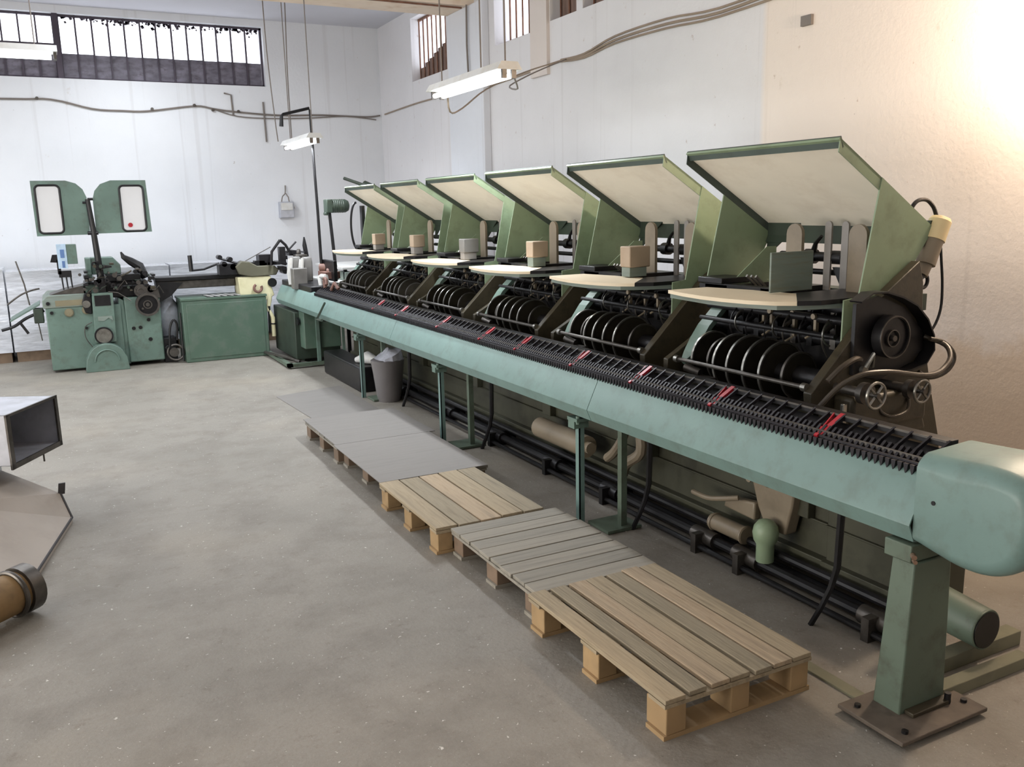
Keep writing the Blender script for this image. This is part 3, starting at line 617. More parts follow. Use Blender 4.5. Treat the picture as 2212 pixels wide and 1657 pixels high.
MB().tube([(2.93, 2.74, 1.0), (3.0, 2.70, 1.09), (3.06, 2.66, 1.135), (3.12, 2.64, 1.15), (3.24, 2.62, 1.145), (3.40, 2.62, 1.115), (3.50, 2.62, 1.105), (3.60, 2.64, 1.115), (3.68, 2.66, 1.16), (3.72, 2.72, 1.21), (3.70, 2.82, 1.24)], 0.012, 10).build('hose', HOSE, F0)
MB().tube([(3.66, 2.76, 1.24), (3.73, 2.74, 1.22), (3.79, 2.73, 1.17), (3.80, 2.73, 1.12), (3.76, 2.74, 1.07), (3.68, 2.76, 1.05), (3.62, 2.78, 1.08)], 0.011, 10).build('hose', HOSE, F0)
MB().tube([(3.02, 2.78, 1.10), (3.08, 2.76, 1.16), (3.16, 2.76, 1.19), (3.22, 2.78, 1.18)], 0.014, 8).build('hose', HOSE, F0)
MB().tube([(3.30, 2.74, 1.0), (3.30, 2.72, 0.94), (3.36, 2.70, 0.91), (3.46, 2.70, 0.93), (3.48, 2.72, 1.0)], 0.008, 8).build('hose', HOSE, F0)
MB().box(3.06, 3.085, 2.72, 2.74, 0.84, 1.0).build('stop_lever', STEEL, F0, bev=0.004)
cn = MB().cyl((3.74, 2.90, 1.53), (3.775, 2.90, 1.59), 0.034, 18).cyl((3.77, 2.90, 1.58), (3.82, 2.90, 1.70), 0.047, 22).build('tilted_cylinder', LTAN, F0)
MB().cyl((3.818, 2.90, 1.695), (3.856, 2.90, 1.785), 0.053, 24).tube([(3.856, 2.90, 1.785), (3.862, 2.90, 1.80), (3.865, 2.90, 1.808)], [0.053, 0.045, 0.02], 24).build('cylinder_cap', CREAMP, cn)
MB().cyl((3.70, 2.9, 1.50), (3.76, 2.9, 1.55), 0.026, 12).ring((3.76, 2.9, 1.50), (0, 1, 0), 0.035, 0.009, 24, 8).build('pipe_elbow', BLACK, cn)
MB().tube([(3.70, 2.95, 1.84), (3.73, 2.95, 1.875), (3.77, 2.95, 1.89), (3.82, 2.95, 1.885), (3.855, 2.94, 1.85), (3.87, 2.93, 1.80)], 0.010, 8).build('cable', BLACK, F0)
MB().tube([(3.86, 2.92, 1.72), (3.93, 2.95, 1.70), (3.955, 2.95, 1.58), (3.975, 2.95, 1.46), (3.975, 2.95, 1.34), (3.93, 2.95, 1.25), (3.85, 2.95, 1.20)], 0.007, 8).build('cable', BLACK, F0)
MB().cyl((3.28, 2.84, 1.12), (3.28, 2.80, 1.12), 0.02, 12).tube([(3.26, 2.78, 1.14), (3.28, 2.76, 1.20), (3.30, 2.78, 1.14)], 0.012, 8).build('grease_nipple', STEEL, F0)
# loose bits at the 6th feeder
t = feeders[5]
MB().tube([(3.02, 9.95, 2.255), (3.40, 9.55, 2.07)], 0.018, 8).cyl((3.20, 9.78, 2.18), (3.28, 9.68, 2.13), 0.045, 12).build('lid_rod', G_DARK, t)
t = thing('black_hoop', (3.3, 10.6, 1.4), 'thin black hoop standing upright beside the farthest feeder', 'hoop')
b = MB()
pts = [(3.40+0.09*math.cos(a)*0.9, 10.75, 1.70+0.29*math.sin(a)) for a in [PI/2+PI*i/16 for i in range(17)]]
b.tube(pts, 0.014, 8); b.box(3.45, 3.49, 10.70, 10.78, 1.38, 1.95); b.build('hoop_frame', BLACK, t)

# ================================================================= STITCHING UNIT AT THE FAR END
st = thing('stitching_unit', (2.9, 11.2, 0), 'stitching unit with grey heads and dark green frame base at the far conveyor end', 'stitcher')
MB().box(2.58, 3.15, 10.95, 12.1, 0.06, 0.66).build('base_box', G_DARK, st, bev=0.01)
MB().box(2.64, 3.10, 10.72, 10.95, 0.22, 0.68).build('front_box', G_CAB, st, bev=0.01)
for (x, y, x1, y1) in [(2.78, 10.68, 2.82, 10.72), (2.66, 11.0, 2.69, 11.03), (3.10, 10.66, 3.13, 10.69)]:
    MB().box(x, x1, y, y1, 0.03, 0.70).build('frame_post', G_MACH, st, smooth=False)
MB().box(2.40, 3.5, 10.66, 10.74, 0.02, 0.06).box(2.40, 2.46, 10.66, 12.2, 0.02, 0.06).build('base_rail', G_COL, st, smooth=False)
MB().tube([(2.38, 11.9, 0.05), (2.42, 11.2, 0.10), (2.60, 10.9, 0.04)], 0.02, 8).tube([(2.42, 11.7, 0.03), (2.52, 11.1, 0.05), (2.7, 10.8, 0.03)], 0.015, 8).build('floor_pipe', DSTEEL, st)
MB().cyl((2.62, 10.9, 0.55), (2.60, 10.9, 0.55), 0.05, 16).cyl((2.90, 10.72, 0.6), (2.90, 10.68, 0.6), 0.05, 16).build('round_cover', BLACK, st)
# head cluster
MB().box(2.675, 3.04, 10.42, 11.9, 0.93, 1.01).build('table_casting', BLACK, st, bev=0.01)
hd = [(2.70, 11.4), (2.78, 11.15)]
for (x, y) in hd:
    h = MB().prism([(y-0.07, 1.02), (y+0.06, 1.02), (y+0.07, 1.26), (y+0.04, 1.33), (y-0.05, 1.33), (y-0.08, 1.26)], 0, x, x+0.11).build('stitch_head', HEADM, st, bev=0.015)
    MB().tube([(x-0.01, y-0.07, 1.32), (x-0.03, y-0.08, 1.15), (x-0.02, y-0.05, 0.98)], 0.022, 8).tube([(x+0.0, y+0.06, 1.30), (x-0.03, y+0.06, 1.12), (x-0.02, y+0.04, 0.97)], 0.022, 8).build('head_lever', WHITEM, h)
MB().box(2.62, 2.80, 11.0, 11.15, 0.94, 1.20).build('cover_plate', HEADM, st, bev=0.01)
MB().cyl((2.95, 10.95, 1.20), (3.02, 10.9, 1.20), 0.05, 14).cyl((2.98, 10.75, 1.16), (3.06, 10.7, 1.16), 0.04, 14).box(2.92, 3.1, 10.6, 10.95, 1.08, 1.16).build('wire_spool', RUST, st)
MB().tube([(2.85, 10.55, 1.12), (2.85, 10.35, 1.13), (2.85, 10.32, 1.0)], 0.03, 8).tube([(2.85, 10.65, 1.12), (2.85, 10.60, 1.0)], 0.025, 8).build('feed_fork', WHITEM, st)
MB().tube([(2.75, 9.98, 1.06), (2.76, 10.02, 1.12), (2.76, 10.10, 1.12), (2.76, 10.08, 1.02)], 0.02, 8).tube([(2.74, 9.75, 1.02), (2.76, 9.68, 1.10), (2.78, 9.60, 1.04)], 0.02, 8).build('chain_hook', RUST, st)
MB().box(2.99, 3.04, 10.5, 11.0, 1.05, 1.30).build('back_plate', BLACK, st, bev=0.01)
b = MB()
b.tube([(2.55, 11.9, 1.20), (2.57, 11.9, 1.38), (2.69, 11.9, 1.53)], 0.018, 8).tube([(2.69, 11.9, 1.53), (2.76, 11.9, 1.46), (2.80, 11.9, 1.38)], 0.018, 8)
b.tube([(2.76, 11.9, 1.36), (2.90, 11.9, 1.50)], 0.012, 8).tube([(3.0, 11.85, 1.56), (3.0, 11.85, 1.45), (3.02, 11.85, 1.30)], [0.010, 0.03, 0.03], 8)
b.box(2.66, 2.74, 11.85, 11.95, 1.22, 1.44)
for i in range(14):
    x = random.uniform(2.6, 3.0); z = random.uniform(1.05, 1.38); s_ = random.uniform(0.02, 0.06)
    if i % 2: b.box(x, x+s_*1.4, 11.7+random.random()*0.3, 12.05, z, z+s_)
    else: b.cyl((x, 11.8, z), (x, 12.0, z), s_*0.6, 12)
b.build('wire_feed_frame', BLACK, st)
MB().cyl((2.86, 11.72, 1.36), (2.90, 11.70, 1.36), 0.05, 14).box(2.82, 2.98, 11.65, 11.8, 1.18, 1.34).build('feed_head', DSTEEL, st, bev=0.01)
# side table behind, with paper stacks
t = thing('side_table', (3.9, 10.7, 0), 'white-topped side table with boxes behind the stitching unit', 'table')
MB().box(3.25, 4.15, 11.0, 12.3, 1.155, 1.18).box(3.10, 4.15, 10.8, 12.2, 0.99, 1.01).build('table_top', WHITEM, t)
for (x, y) in [(3.3, 11.05), (4.1, 11.05), (3.3, 12.2), (4.1, 12.2)]: MB().box(x-0.02, x+0.02, y-0.02, y+0.02, 0, 1.155).build('leg', BLACK, t, smooth=False)
MB().box(3.3, 4.12, 11.02, 11.10, 1.06, 1.10).build('apron', BLACK, t, smooth=False)
for i, (x, y, w_, m, l, nm) in enumerate([(3.55, 11.0, 0.30, CREAMB, 'cream carton on the lower shelf of the side table', 'carton'), (3.28, 11.0, 0.10, BLOCKG, 'small grey canister left of the cream carton', 'canister')]):
    tag(MB().box(x, x+w_, y, y+0.3, 1.012, 1.012+0.11).build(nm, m, bev=0.005), l, 'box')
tag(MB().box(3.62, 4.1, 11.2, 11.5, 1.182, 1.215).build('black_tray', BLACK, bev=0.004), 'flat black tray lying on the side table by the farthest feeder', 'tray')

# vacuum motor on a slim post
t = thing('post_motor', (3.25, 11.3, 1.0), 'dark green motor on a slim leaning black post, left of the farthest feeder', 'motor')
MB().tube([(3.26, 11.3, 1.0), (3.21, 11.3, 1.90)], 0.022, 8).build('post', BLACK, t)
MB().box(3.16, 3.24, 11.22, 11.38, 1.87, 2.04).box(3.14, 3.20, 11.26, 11.34, 1.84, 1.88).build('terminal_box', G_DARK, t, bev=0.01)
mb = MB().tube([(3.22, 11.3, 1.955), (3.36, 11.3, 1.955), (3.42, 11.3, 1.955), (3.46, 11.3, 1.955), (3.475, 11.3, 1.955)], [0.08, 0.085, 0.085, 0.065, 0.03], 22)
for i in range(6): mb.ring((3.26+0.025*i, 11.3, 1.955), (1, 0, 0), 0.083, 0.006, 24, 6)
mb.build('motor_body', G_DARK, t)

# lamp pole with hook
t = thing('cable_pole', (2.93, 10.95, 1.05), 'tall thin black pole with bent arm at its top beside the hanging lamp', 'pole')
MB().tube([(2.97, 10.95, 1.05), (2.965, 10.95, 1.9), (2.95, 10.95, 2.9), (2.95, 10.95, 3.10), (2.94, 10.95, 3.12), (2.62, 10.95, 3.04), (2.60, 10.95, 3.02), (2.59, 10.95, 2.90)], [0.02, 0.018, 0.016, 0.018, 0.018, 0.018, 0.02, 0.026], 8).build('pole_tube', BLACK, t)

# ================================================================= FLUORESCENT LAMPS
def lamp(name, c, axis, Ln, label, power, wires):
    t = thing(name, c, label, 'lamp', 'hanging fluorescent lamps')
    cx_, cy_, cz_ = c
    def bx(b, a0, a1, w0, w1, z0, z1):
        if axis == 'y': b.box(cx_+w0, cx_+w1, cy_+a0, cy_+a1, cz_+z0, cz_+z1)
        else: b.box(cx_+a0, cx_+a1, cy_+w0, cy_+w1, cz_+z0, cz_+z1)
        return b
    h = Ln/2
    b = MB()
    pr = [(-0.10, 0.0), (0.10, 0.0), (0.065, 0.055), (-0.065, 0.055)]
    if axis == 'y': b.prism([(cx_+x, cz_+z) for x, z in pr], 1, cy_-h, cy_+h)
    else: b.prism([(cy_+x, cz_+z) for x, z in pr], 0, cx_-h, cx_+h)
    b.build('lamp_housing', WHITEM, t)
    for s_ in (-0.038, 0.038):
        p0 = (cx_+s_, cy_-h+0.05, cz_-0.035) if axis == 'y' else (cx_-h+0.05, cy_+s_, cz_-0.035)
        p1 = (cx_+s_, cy_+h-0.05, cz_-0.035) if axis == 'y' else (cx_+h-0.05, cy_+s_, cz_-0.035)
        MB().cyl(p0, p1, 0.019, 14).build('tube', TUBE, t)
    for e in (-h+0.02, h-0.02):
        bx(MB(), e-0.012, e+0.012, -0.055, -0.02, -0.058, 0).build('tube_holder', DSTEEL, t); bx(MB(), e-0.012, e+0.012, 0.02, 0.055, -0.058, 0).build('tube_holder', DSTEEL, t)
    l = area(name+'_light', (cx_, cy_, cz_-0.06), (0, 0, 0), 0.14 if axis == 'y' else Ln-0.1, Ln-0.1 if axis == 'y' else 0.14, power, COOL)
    for e in wires:
        p = (cx_, cy_+e, cz_+0.05) if axis == 'y' else (cx_+e, cy_, cz_+0.05)
        top = ZC if not (10.55 <= p[1] <= 11.2) else 4.36
        MB().tube([p, (p[0], p[1], top)], 0.006, 6).build('hanging_wire', GREYC, t)
    return t
l1 = lamp('fluorescent_lamp', (3.0, 6.44, 2.85), 'y', 1.34, 'twin-tube fluorescent lamp hanging by wires before the right wall, above the feeders', 70, (-0.6, -0.2, 0.55))
l2 = lamp('fluorescent_lamp', (2.8, 10.91, 2.72), 'y', 1.3, 'small bright fluorescent lamp hanging far off beside the black pole', 60, (-0.55, 0.5))
l3 = lamp('fluorescent_lamp', (-0.45, 9.0, 3.30), 'x', 1.34, 'fluorescent lamp at the left edge, in front of the band window', 60, (0.5, -0.5))

# ================================================================= PALLETS
def pallet(x0, x1, y0, y1, z, boards, along, mats, blockm, label, cap=None, gaps=None, bl=None):
    t = thing('wooden_pallet', ((x0+x1)/2, (y0+y1)/2, 0), label, 'pallet', 'pallets laid end to end as a walkway')
    ht = 0.018
    n = boards; gp = 0.008
    if along == 'y':
        wdt = (x1-x0-gp*(n-1))/n; x = x0
        for i in range(n):
            wv = wdt*(1+random.uniform(-0.05, 0.03)); dz = random.uniform(-0.002, 0.002)
            dg = 0.010 if gaps and i in gaps else 0
            MB().box(x+dg, x+wv, y0+random.uniform(-0.006, 0.006), y1+random.uniform(-0.006, 0.006), z-ht+dz, z+dz).build('deck_board', mats[i % len(mats)], t, bev=0.002)
            x += wdt+gp
        MB().box(x0, x1, y0, y0+0.10, z-2*ht, z-ht-0.003).box(x0, x1, (y0+y1)/2-0.06, (y0+y1)/2+0.06, z-2*ht, z-ht-0.003).box(x0, x1, y1-0.10, y1, z-2*ht, z-ht-0.003).build('stringer_boards', mats[0], t, smooth=False)
    else:
        wdt = (y1-y0-gp*(n-1))/n; y = y0
        for i in range(n):
            dz = random.uniform(-0.0015, 0.0015)
            MB().box(x0+random.uniform(-0.004, 0.006), x1+random.uniform(-0.01, 0.01), y, y+wdt*(1+random.uniform(-0.02, 0.03)), z-ht+dz, z+dz).build('deck_board', mats[i % len(mats)], t, bev=0.002)
            y += wdt+gp
        for xx in (x0, (x0+x1)/2-0.05, x1-0.1): MB().box(xx, xx+0.10, y0, y1, z-2*ht, z-ht-0.003).build('stringer_boards', mats[0], t, smooth=False)
    for yy in (y0+0.005, (y0+y1)/2-0.06, y1-0.125):
        for xx in (x0+0.01, (x0+x1)/2-0.045, x1-0.10):
            MB().box(xx, xx+0.09, yy, yy+0.12, ht, z-2*ht).build('spacer_block', blockm, t, bev=0.004)
        MB().box(x0, x1, yy, yy+0.11, 0, ht).build('bottom_board', blockm if along == 'y' else mats[0], t, smooth=False)
    return t
pallet(1.755, 2.465, 2.28, 3.30, 0.165, 7, 'y', W_Y, W_BLOCK, 'tan slatted wooden pallet nearest to the camera, boards with open gaps', gaps=(1, 2, 4))
pallet(1.80, 2.48, 3.315, 4.285, 0.150, 8, 'x', W_X, W_BLOCKG, 'grey-boarded pallet right behind the nearest tan one')
pallet(1.715, 2.40, 4.30, 5.26, 0.158, 5, 'y', W_Y, W_BLOCK, 'second tan wooden pallet, wide planks, between two grey-topped ones')
p4 = pallet(1.78, 2.50, 5.28, 6.32, 0.150, 8, 'x', W_X, W_BLOCKG, 'pallet covered by a grey sheet, behind the wide-planked tan pallet')
p5 = pallet(1.745, 2.45, 6.34, 7.28, 0.150, 8, 'x', W_X, W_BLOCKG, 'farthest pallet of the walkway, grey sheet on top')
tag(MB().box(1.72, 2.50, 5.262, 6.33, 0.1525, 0.158).build('grey_cover_sheet', W_GREY), 'flat grey board lying on the fourth pallet from the camera', 'board')
tag(MB().box(1.735, 2.55, 6.335, 7.30, 0.1525, 0.158).build('grey_cover_sheet', W_GREY), 'flat grey board lying on the farthest pallet', 'board')
tag(MB().hexa([(2.0, 7.33, 0.0), (2.63, 7.33, 0.0), (2.63, 9.3, 0.0), (1.9, 9.1, 0.0), (2.0, 7.33, 0.008), (2.63, 7.33, 0.008), (2.63, 9.3, 0.008), (1.9, 9.1, 0.008)]).build('floor_sheet', W_GREY), 'thin grey sheet lying on the floor beyond the last pallet', 'sheet')
tag(MB().box(2.56, 2.62, 2.14, 4.0, 0, 0.010).build('floor_strip', TIMB, bev=0.002), 'narrow timber strip on the floor between pallets and machine legs', 'timber strip')

# timber skids right
t = tag(MB().obox((3.11, 2.00, 0.025), (0.27, 0.0, 0), (0, 0.03, 0), (0, 0, 0.025)).build('timber_skid', TIMB, bev=0.003), 'near painted timber beam on the floor right of the green column', 'timber')
t = tag(MB().obox((3.19, 2.14, 0.032), (0.33, 0.0, 0), (0, 0.035, 0), (0, 0, 0.032)).build('timber_skid', TIMB, bev=0.003), 'rear timber beam under the exhaust pipe, behind the near beam', 'timber')

# bin and bags under the conveyor
t = thing('plastic_bin', (2.95, 8.25, 0), 'grey plastic bin with a sagging bag under the conveyor beyond the pallets', 'bin')
MB().tube([(2.86, 8.3, 0.0), (2.86, 8.3, 0.06), (2.86, 8.3, 0.28), (2.86, 8.3, 0.42), (2.86, 8.3, 0.43)], [0.11, 0.125, 0.15, 0.17, 0.15], 20).build('bin_body', PINKP, t)
MB().tube([(2.86, 8.3, 0.42), (2.86, 8.3, 0.47), (2.83, 8.3, 0.50)], [0.165, 0.15, 0.06], 12).build('bin_bag', PLAST, t)
tag(MB().tube([(2.80, 9.15, 0.30), (2.88, 9.0, 0.34), (2.95, 8.85, 0.31)], [0.03, 0.07, 0.03], 12).build('white_bundle', WHITEM), 'small white bundle lying on junk under the conveyor, left of the bin', 'bundle')
tag(MB().box(2.72, 2.96, 8.8, 10.2, 0.0, 0.27).build('oily_crate', BLACK, bev=0.02), 'dark oily crate under the far part of the conveyor', 'crate')

# ================================================================= LEFT: TRIMMER
tr = thing('trimmer_machine', (0.5, 12.4, 0), 'green trimming machine at far left with flywheel and two raised windowed guard doors', 'trimmer')
YF = 12.08
MB().prism([(-0.165, 0.03), (0.68, 0.03), (0.68, 0.80), (-0.165, 0.80)], 1, YF, 12.95).build('main_housing', G_MACH, tr, bev=0.012)
MB().prism([(-0.19, 0.80), (0.30, 0.80), (0.32, 0.96), (-0.13, 0.96), (-0.19, 0.90)], 1, YF-0.01, 12.9).build('feed_table', BLOCKG, tr, bev=0.01)
MB().box(-0.05, 0.30, YF-0.014, YF-0.008, 0.82, 0.89).build('name_strip', BROWNK, tr)
MB().box(0.72, 1.14, YF-0.02, 12.75, 0.05, 0.88).build('drive_housing', G_MACH, tr, bev=0.015)
MB().prism([(0.62, 0.03), (0.73, 0.03), (0.72, 0.84), (0.66, 0.88)], 1, YF+0.02, 12.8).build('middle_cover', G_MACH, tr, bev=0.008)
MB().prism([(0.345, 0.34), (0.585, 0.34), (0.60, 0.96), (0.36, 0.96)], 1, YF-0.08, YF+0.02).build('column_box', G_MACH, tr, bev=0.006)
MB().box(0.385, 0.565, YF-0.085, YF-0.078, 0.80, 0.93).build('column_recess', BLACK, tr)
MB().prism([(0.40, 0.62), (0.40, 0.67), (0.56, 0.67), (0.57, 0.61), (0.52, 0.65), (0.47, 0.61)], 1, YF-0.09, YF-0.08).build('badge', BLOCKG, tr)
b = MB(); b.prism([(0.20, 0.0), (0.70, 0.0), (0.68, 0.16)]+[(0.45+0.22*math.cos(a), 0.14+0.20*math.sin(a)) for a in [PI*i/14 for i in range(1, 14)]]+[(0.22, 0.16)], 1, 11.86, YF)
b.annulus((0.45, 0.13), 0.13, 0.145, 11.84, 11.87, 24, 0, PI); b.build('motor_cover', G_MACH, tr, bev=0.01)
MB().annulus((0.445, 0.43), 0.09, 0.108, YF-0.12, YF-0.08, 32).build('hub_rim', BLACK, tr)
MB().annulus((0.445, 0.43), 0.0, 0.09, YF-0.11, YF-0.08, 32).annulus((0.445, 0.43), 0.04, 0.05, YF-0.118, YF-0.11, 24).build('hub_disc', STEEL, tr)
for (x, z) in [(0.09, 0.775), (0.285, 0.785)]:
    MB().annulus((x, z-0.03 if x > 0.2 else z-0.04), 0.0, 0.04, YF-0.04, YF, 24).annulus((x, z-0.03 if x > 0.2 else z-0.04), 0.03, 0.052, YF-0.02, YF, 24).build('round_knob', BROWNK, tr)
for (x, z, r) in [(-0.10, 0.745, 0.02), (0.265, 0.53, 0.016), (0.80, 0.485, 0.022), (0.88, 0.49, 0.022), (0.985, 0.58, 0.022), (0.985, 0.33, 0.024), (-0.13, 0.86, 0.022)]: MB().annulus((x, z), 0, r, YF-0.03, YF, 16).build('hole_plug', BLACK, tr)
fw = MB().annulus((0.985, 0.785), 0.0, 0.13, YF-0.12, YF-0.07, 40).build('flywheel', BLACK, tr)
MB().annulus((0.985, 0.785), 0.118, 0.145, YF-0.16, YF-0.07, 40).build('flywheel_rim', DSTEEL, fw)
MB().annulus((0.985, 0.785), 0.04, 0.055, YF-0.135, YF-0.11, 24).annulus((0.985, 0.785), 0.0, 0.025, YF-0.14, YF-0.11, 20).cyl((0.92, YF-0.12, 0.74), (0.92, YF-0.17, 0.74), 0.014, 10).build('flywheel_hub', DSTEEL, fw)
MB().annulus((0.925, 0.96), 0.0, 0.08, YF-0.08, YF-0.03, 28).annulus((0.925, 0.96), 0.03, 0.045, YF-0.095, YF-0.08, 24).prism([(0.93, 1.0), (1.04, 1.02), (1.13, 0.97), (1.15, 0.86), (1.05, 0.85)], 1, YF-0.06, YF).build('small_pulley', DSTEEL, tr)
MB().tube([(0.33, YF-0.04, 0.60), (0.25, YF-0.04, 0.55), (0.24, YF-0.04, 0.42), (0.30, YF-0.04, 0.30), (0.36, YF-0.05, 0.22)], 0.006, 6).tube([(0.55, YF-0.08, 0.97), (0.66, YF-0.08, 0.95), (0.80, YF-0.08, 0.84)], 0.007, 6).build('cable', DSTEEL, tr)
MB().prism([(0.27, 0.72), (0.34, 0.70), (0.36, 0.88), (0.34, 0.98), (0.28, 0.96), (0.24, 0.84)], 1, YF-0.05, YF).build('lever_housing', BLACK, tr, bev=0.01)
MB().annulus((0.29, 0.83), 0.0, 0.045, YF-0.07, YF-0.05, 24).build('lever_boss', STEEL, tr)
MB().box(0.30, 1.02, 12.15, 12.7, 0.88, 1.08).box(0.55, 0.95, 12.12, 12.6, 1.08, 1.17).box(0.58, 1.04, 12.1, 12.3, 1.0, 1.03).build('knife_carriage', BLACK, tr, bev=0.01)
MB().box(0.34, 0.40, 12.25, 12.6, 1.10, 1.38).prism([(0.40, 1.17), (0.74, 1.17), (0.74, 1.28), (0.66, 1.38), (0.40, 1.38)], 1, 12.3, 12.6).box(0.27, 0.46, 12.1, 12.3, 0.94, 1.06).build('clamp_housing', G_MACH, tr, bev=0.01)
b = MB(); b.tube([(0.76, 12.3, 1.44), (0.78, 12.3, 1.38), (0.86, 12.3, 1.32), (0.96, 12.3, 1.25), (1.02, 12.3, 1.10)], [0.010, 0.03, 0.05, 0.06, 0.05], 8)
for i in range(26):
    x = random.uniform(0.28, 1.08); z = random.uniform(0.94, 1.34-max(0, (x-0.8))*0.7); s_ = random.uniform(0.012, 0.05)
    if i % 2: b.box(x, x+s_*1.5, 12.02, 12.3, z, z+s_)
    else: b.annulus((x, z), s_*0.25, s_*0.8, 12.02, 12.06, 16)
b.build('linkage', BLACK, tr)
for q_ in range(34):
    x = random.uniform(0.27, 1.10); z = random.uniform(0.93, 1.30-max(0, (x-0.8))*0.5); s_ = random.uniform(0.012, 0.04); m_ = [BLACK, DSTEEL, G_DARK, CAST][q_ % 4]
    if q_ % 3 == 0: MB().tube([(x, 12.0, z), (x+random.uniform(-0.08, 0.08), 12.0, z+random.uniform(-0.05, 0.08)), (x+random.uniform(-0.12, 0.12), 12.02, z-0.04)], s_*0.3, 6).build('linkage_rod', m_, tr)
    elif q_ % 3 == 1: MB().box(x, x+s_*1.8, 11.98, 12.1, z, z+s_).build('linkage_block', m_, tr, bev=0.003)
    else: MB().cyl((x, 11.97, z), (x, 12.1, z), s_*0.7, 14).build('linkage_roller', m_, tr)
for i in range(14):
    x = random.uniform(0.25, 1.05); z = random.uniform(0.96, 1.22); s_ = random.uniform(0.01, 0.03); MB().annulus((x, z), 0.0, s_, 11.99, 12.02, 12).build('linkage_bolt', DSTEEL, tr)
# guard post with two windowed doors
MB().tube([(0.50, 12.15, 0.85), (0.485, 12.15, 1.3), (0.465, 12.15, 1.75), (0.44, 12.15, 2.10)], [0.05, 0.04, 0.034, 0.028], 10).cyl((0.38, 12.15, 2.06), (0.46, 12.15, 2.06), 0.014, 8).cyl((0.44, 12.15, 2.10), (0.50, 12.15, 2.10), 0.016, 8).cyl((0.40, 12.15, 1.69), (0.52, 12.15, 1.69), 0.024, 10).box(0.45, 0.53, 12.05, 12.2, 0.95, 1.15).build('guard_post', BLACK, tr)
def rr(x0, x1, z0, z1, r, n=5, sk=0.0):
    P_ = []
    for (cx_, cz_, a) in ((x1-r, z1-r, 0), (x0+r, z1-r, PI/2), (x0+r, z0+r, PI), (x1-r, z0+r, 1.5*PI)):
        for i in range(n+1):
            t_ = a+PI/2*i/n; P_.append((cx_+r*math.cos(t_), cz_+r*math.sin(t_)))
    return P_
def guard_door(outline, win, nm_lab):
    # sheet built as an outer outline bridged to a window hole
    y0, y1 = 12.19, 12.20
    k = len(outline); b = MB()
    wn = win[::-1]
    import mathutils
    me_pts = [Vector((x, z, 0)) for x, z in outline]; hole = [Vector((x, z, 0)) for x, z in wn]
    tris = mathutils.geometry.tessellate_polygon([me_pts, hole]); allp = outline+wn
    n = len(allp)
    b.v = [(x, y0, z) for x, z in allp]+[(x, y1, z) for x, z in allp]
    for t_ in tris: b.f.append(tuple(t_)); b.f.append(tuple(n+i for i in reversed(t_)))
    for (s0, cnt) in ((0, k), (k, len(wn))):
        for i in range(cnt):
            j = (i+1) % cnt; b.f.append((s0+i, s0+j, n+s0+j, n+s0+i))
    d_ = b.build('guard_door', G_MACH, tr, smooth=False)
    MB().tube([(x, 12.19, z) for x, z in win]+[(win[0][0], 12.19, win[0][1])], 0.013, 8, caps=False).build('rubber_seal', BLACK, d_)
    b = MB(); b.v = [(x, 12.195, z) for x, z in win]; b.f = [tuple(range(len(win)))]; b.v += [(x, 12.198, z) for x, z in win]; b.f.append(tuple(range(2*len(win)-1, len(win)-1, -1)))
    b.build('perspex_pane', PERSPEX, d_, smooth=False)
    return d_
o1 = [(-0.16, 2.325), (0.22, 2.325), (0.33, 2.29), (0.40, 2.22), (0.435, 2.12), (0.43, 1.70), (0.41, 1.672), (-0.155, 1.668)]
guard_door(o1, rr(-0.12, 0.145, 1.70, 2.27, 0.05), '')
o2 = [(1.125, 2.325), (0.72, 2.325), (0.60, 2.28), (0.53, 2.20), (0.50, 2.10), (0.50, 1.70), (0.52, 1.68), (1.145, 1.685)]
guard_door(o2[::-1], rr(0.81, 1.085, 1.70, 2.26, 0.05), '')
tag(MB().annulus((0.90, 1.775), 0.0, 0.028, 12.178, 12.184, 16).build('red_sticker', RED), 'small round red sticker on the right guard window', 'sticker')
# control box on stand
cb = MB().box(0.14, 0.255, 12.2, 12.35, 1.32, 1.56).build('control_box', G_MACH, tr, bev=0.006)
MB().box(0.035, 0.14, 12.195, 12.3, 1.27, 1.565).build('box_face', BLUEW, cb)
MB().box(0.07, 0.115, 12.19, 12.196, 1.40, 1.50).box(0.08, 0.11, 12.19, 12.196, 1.28, 1.36).build('box_buttons', mat('blue_button', rgb(90, 120, 170)), cb)
b = MB(); b.prism([(-0.05, 1.35), (-0.02, 1.44), (0.035, 1.44), (0.06, 1.34)], 1, 12.2, 12.26); b.box(0.02, 0.06, 12.2, 12.25, 1.20, 1.38)
for x in (0.055, 0.105, 0.155): b.tube([(x, 12.22, 1.20), (x+0.01, 12.22, 0.96)], [0.012, 0.008], 6)
b.box(0.03, 0.17, 12.2, 12.25, 1.16, 1.24); b.build('switch_stand', BLACK, tr)
MB().prism([(-0.10, 0.96), (0.30, 0.96), (0.30, 1.06), (0.10, 1.02)], 1, 12.1, 12.5).build('infeed_plate', DSTEEL, tr)
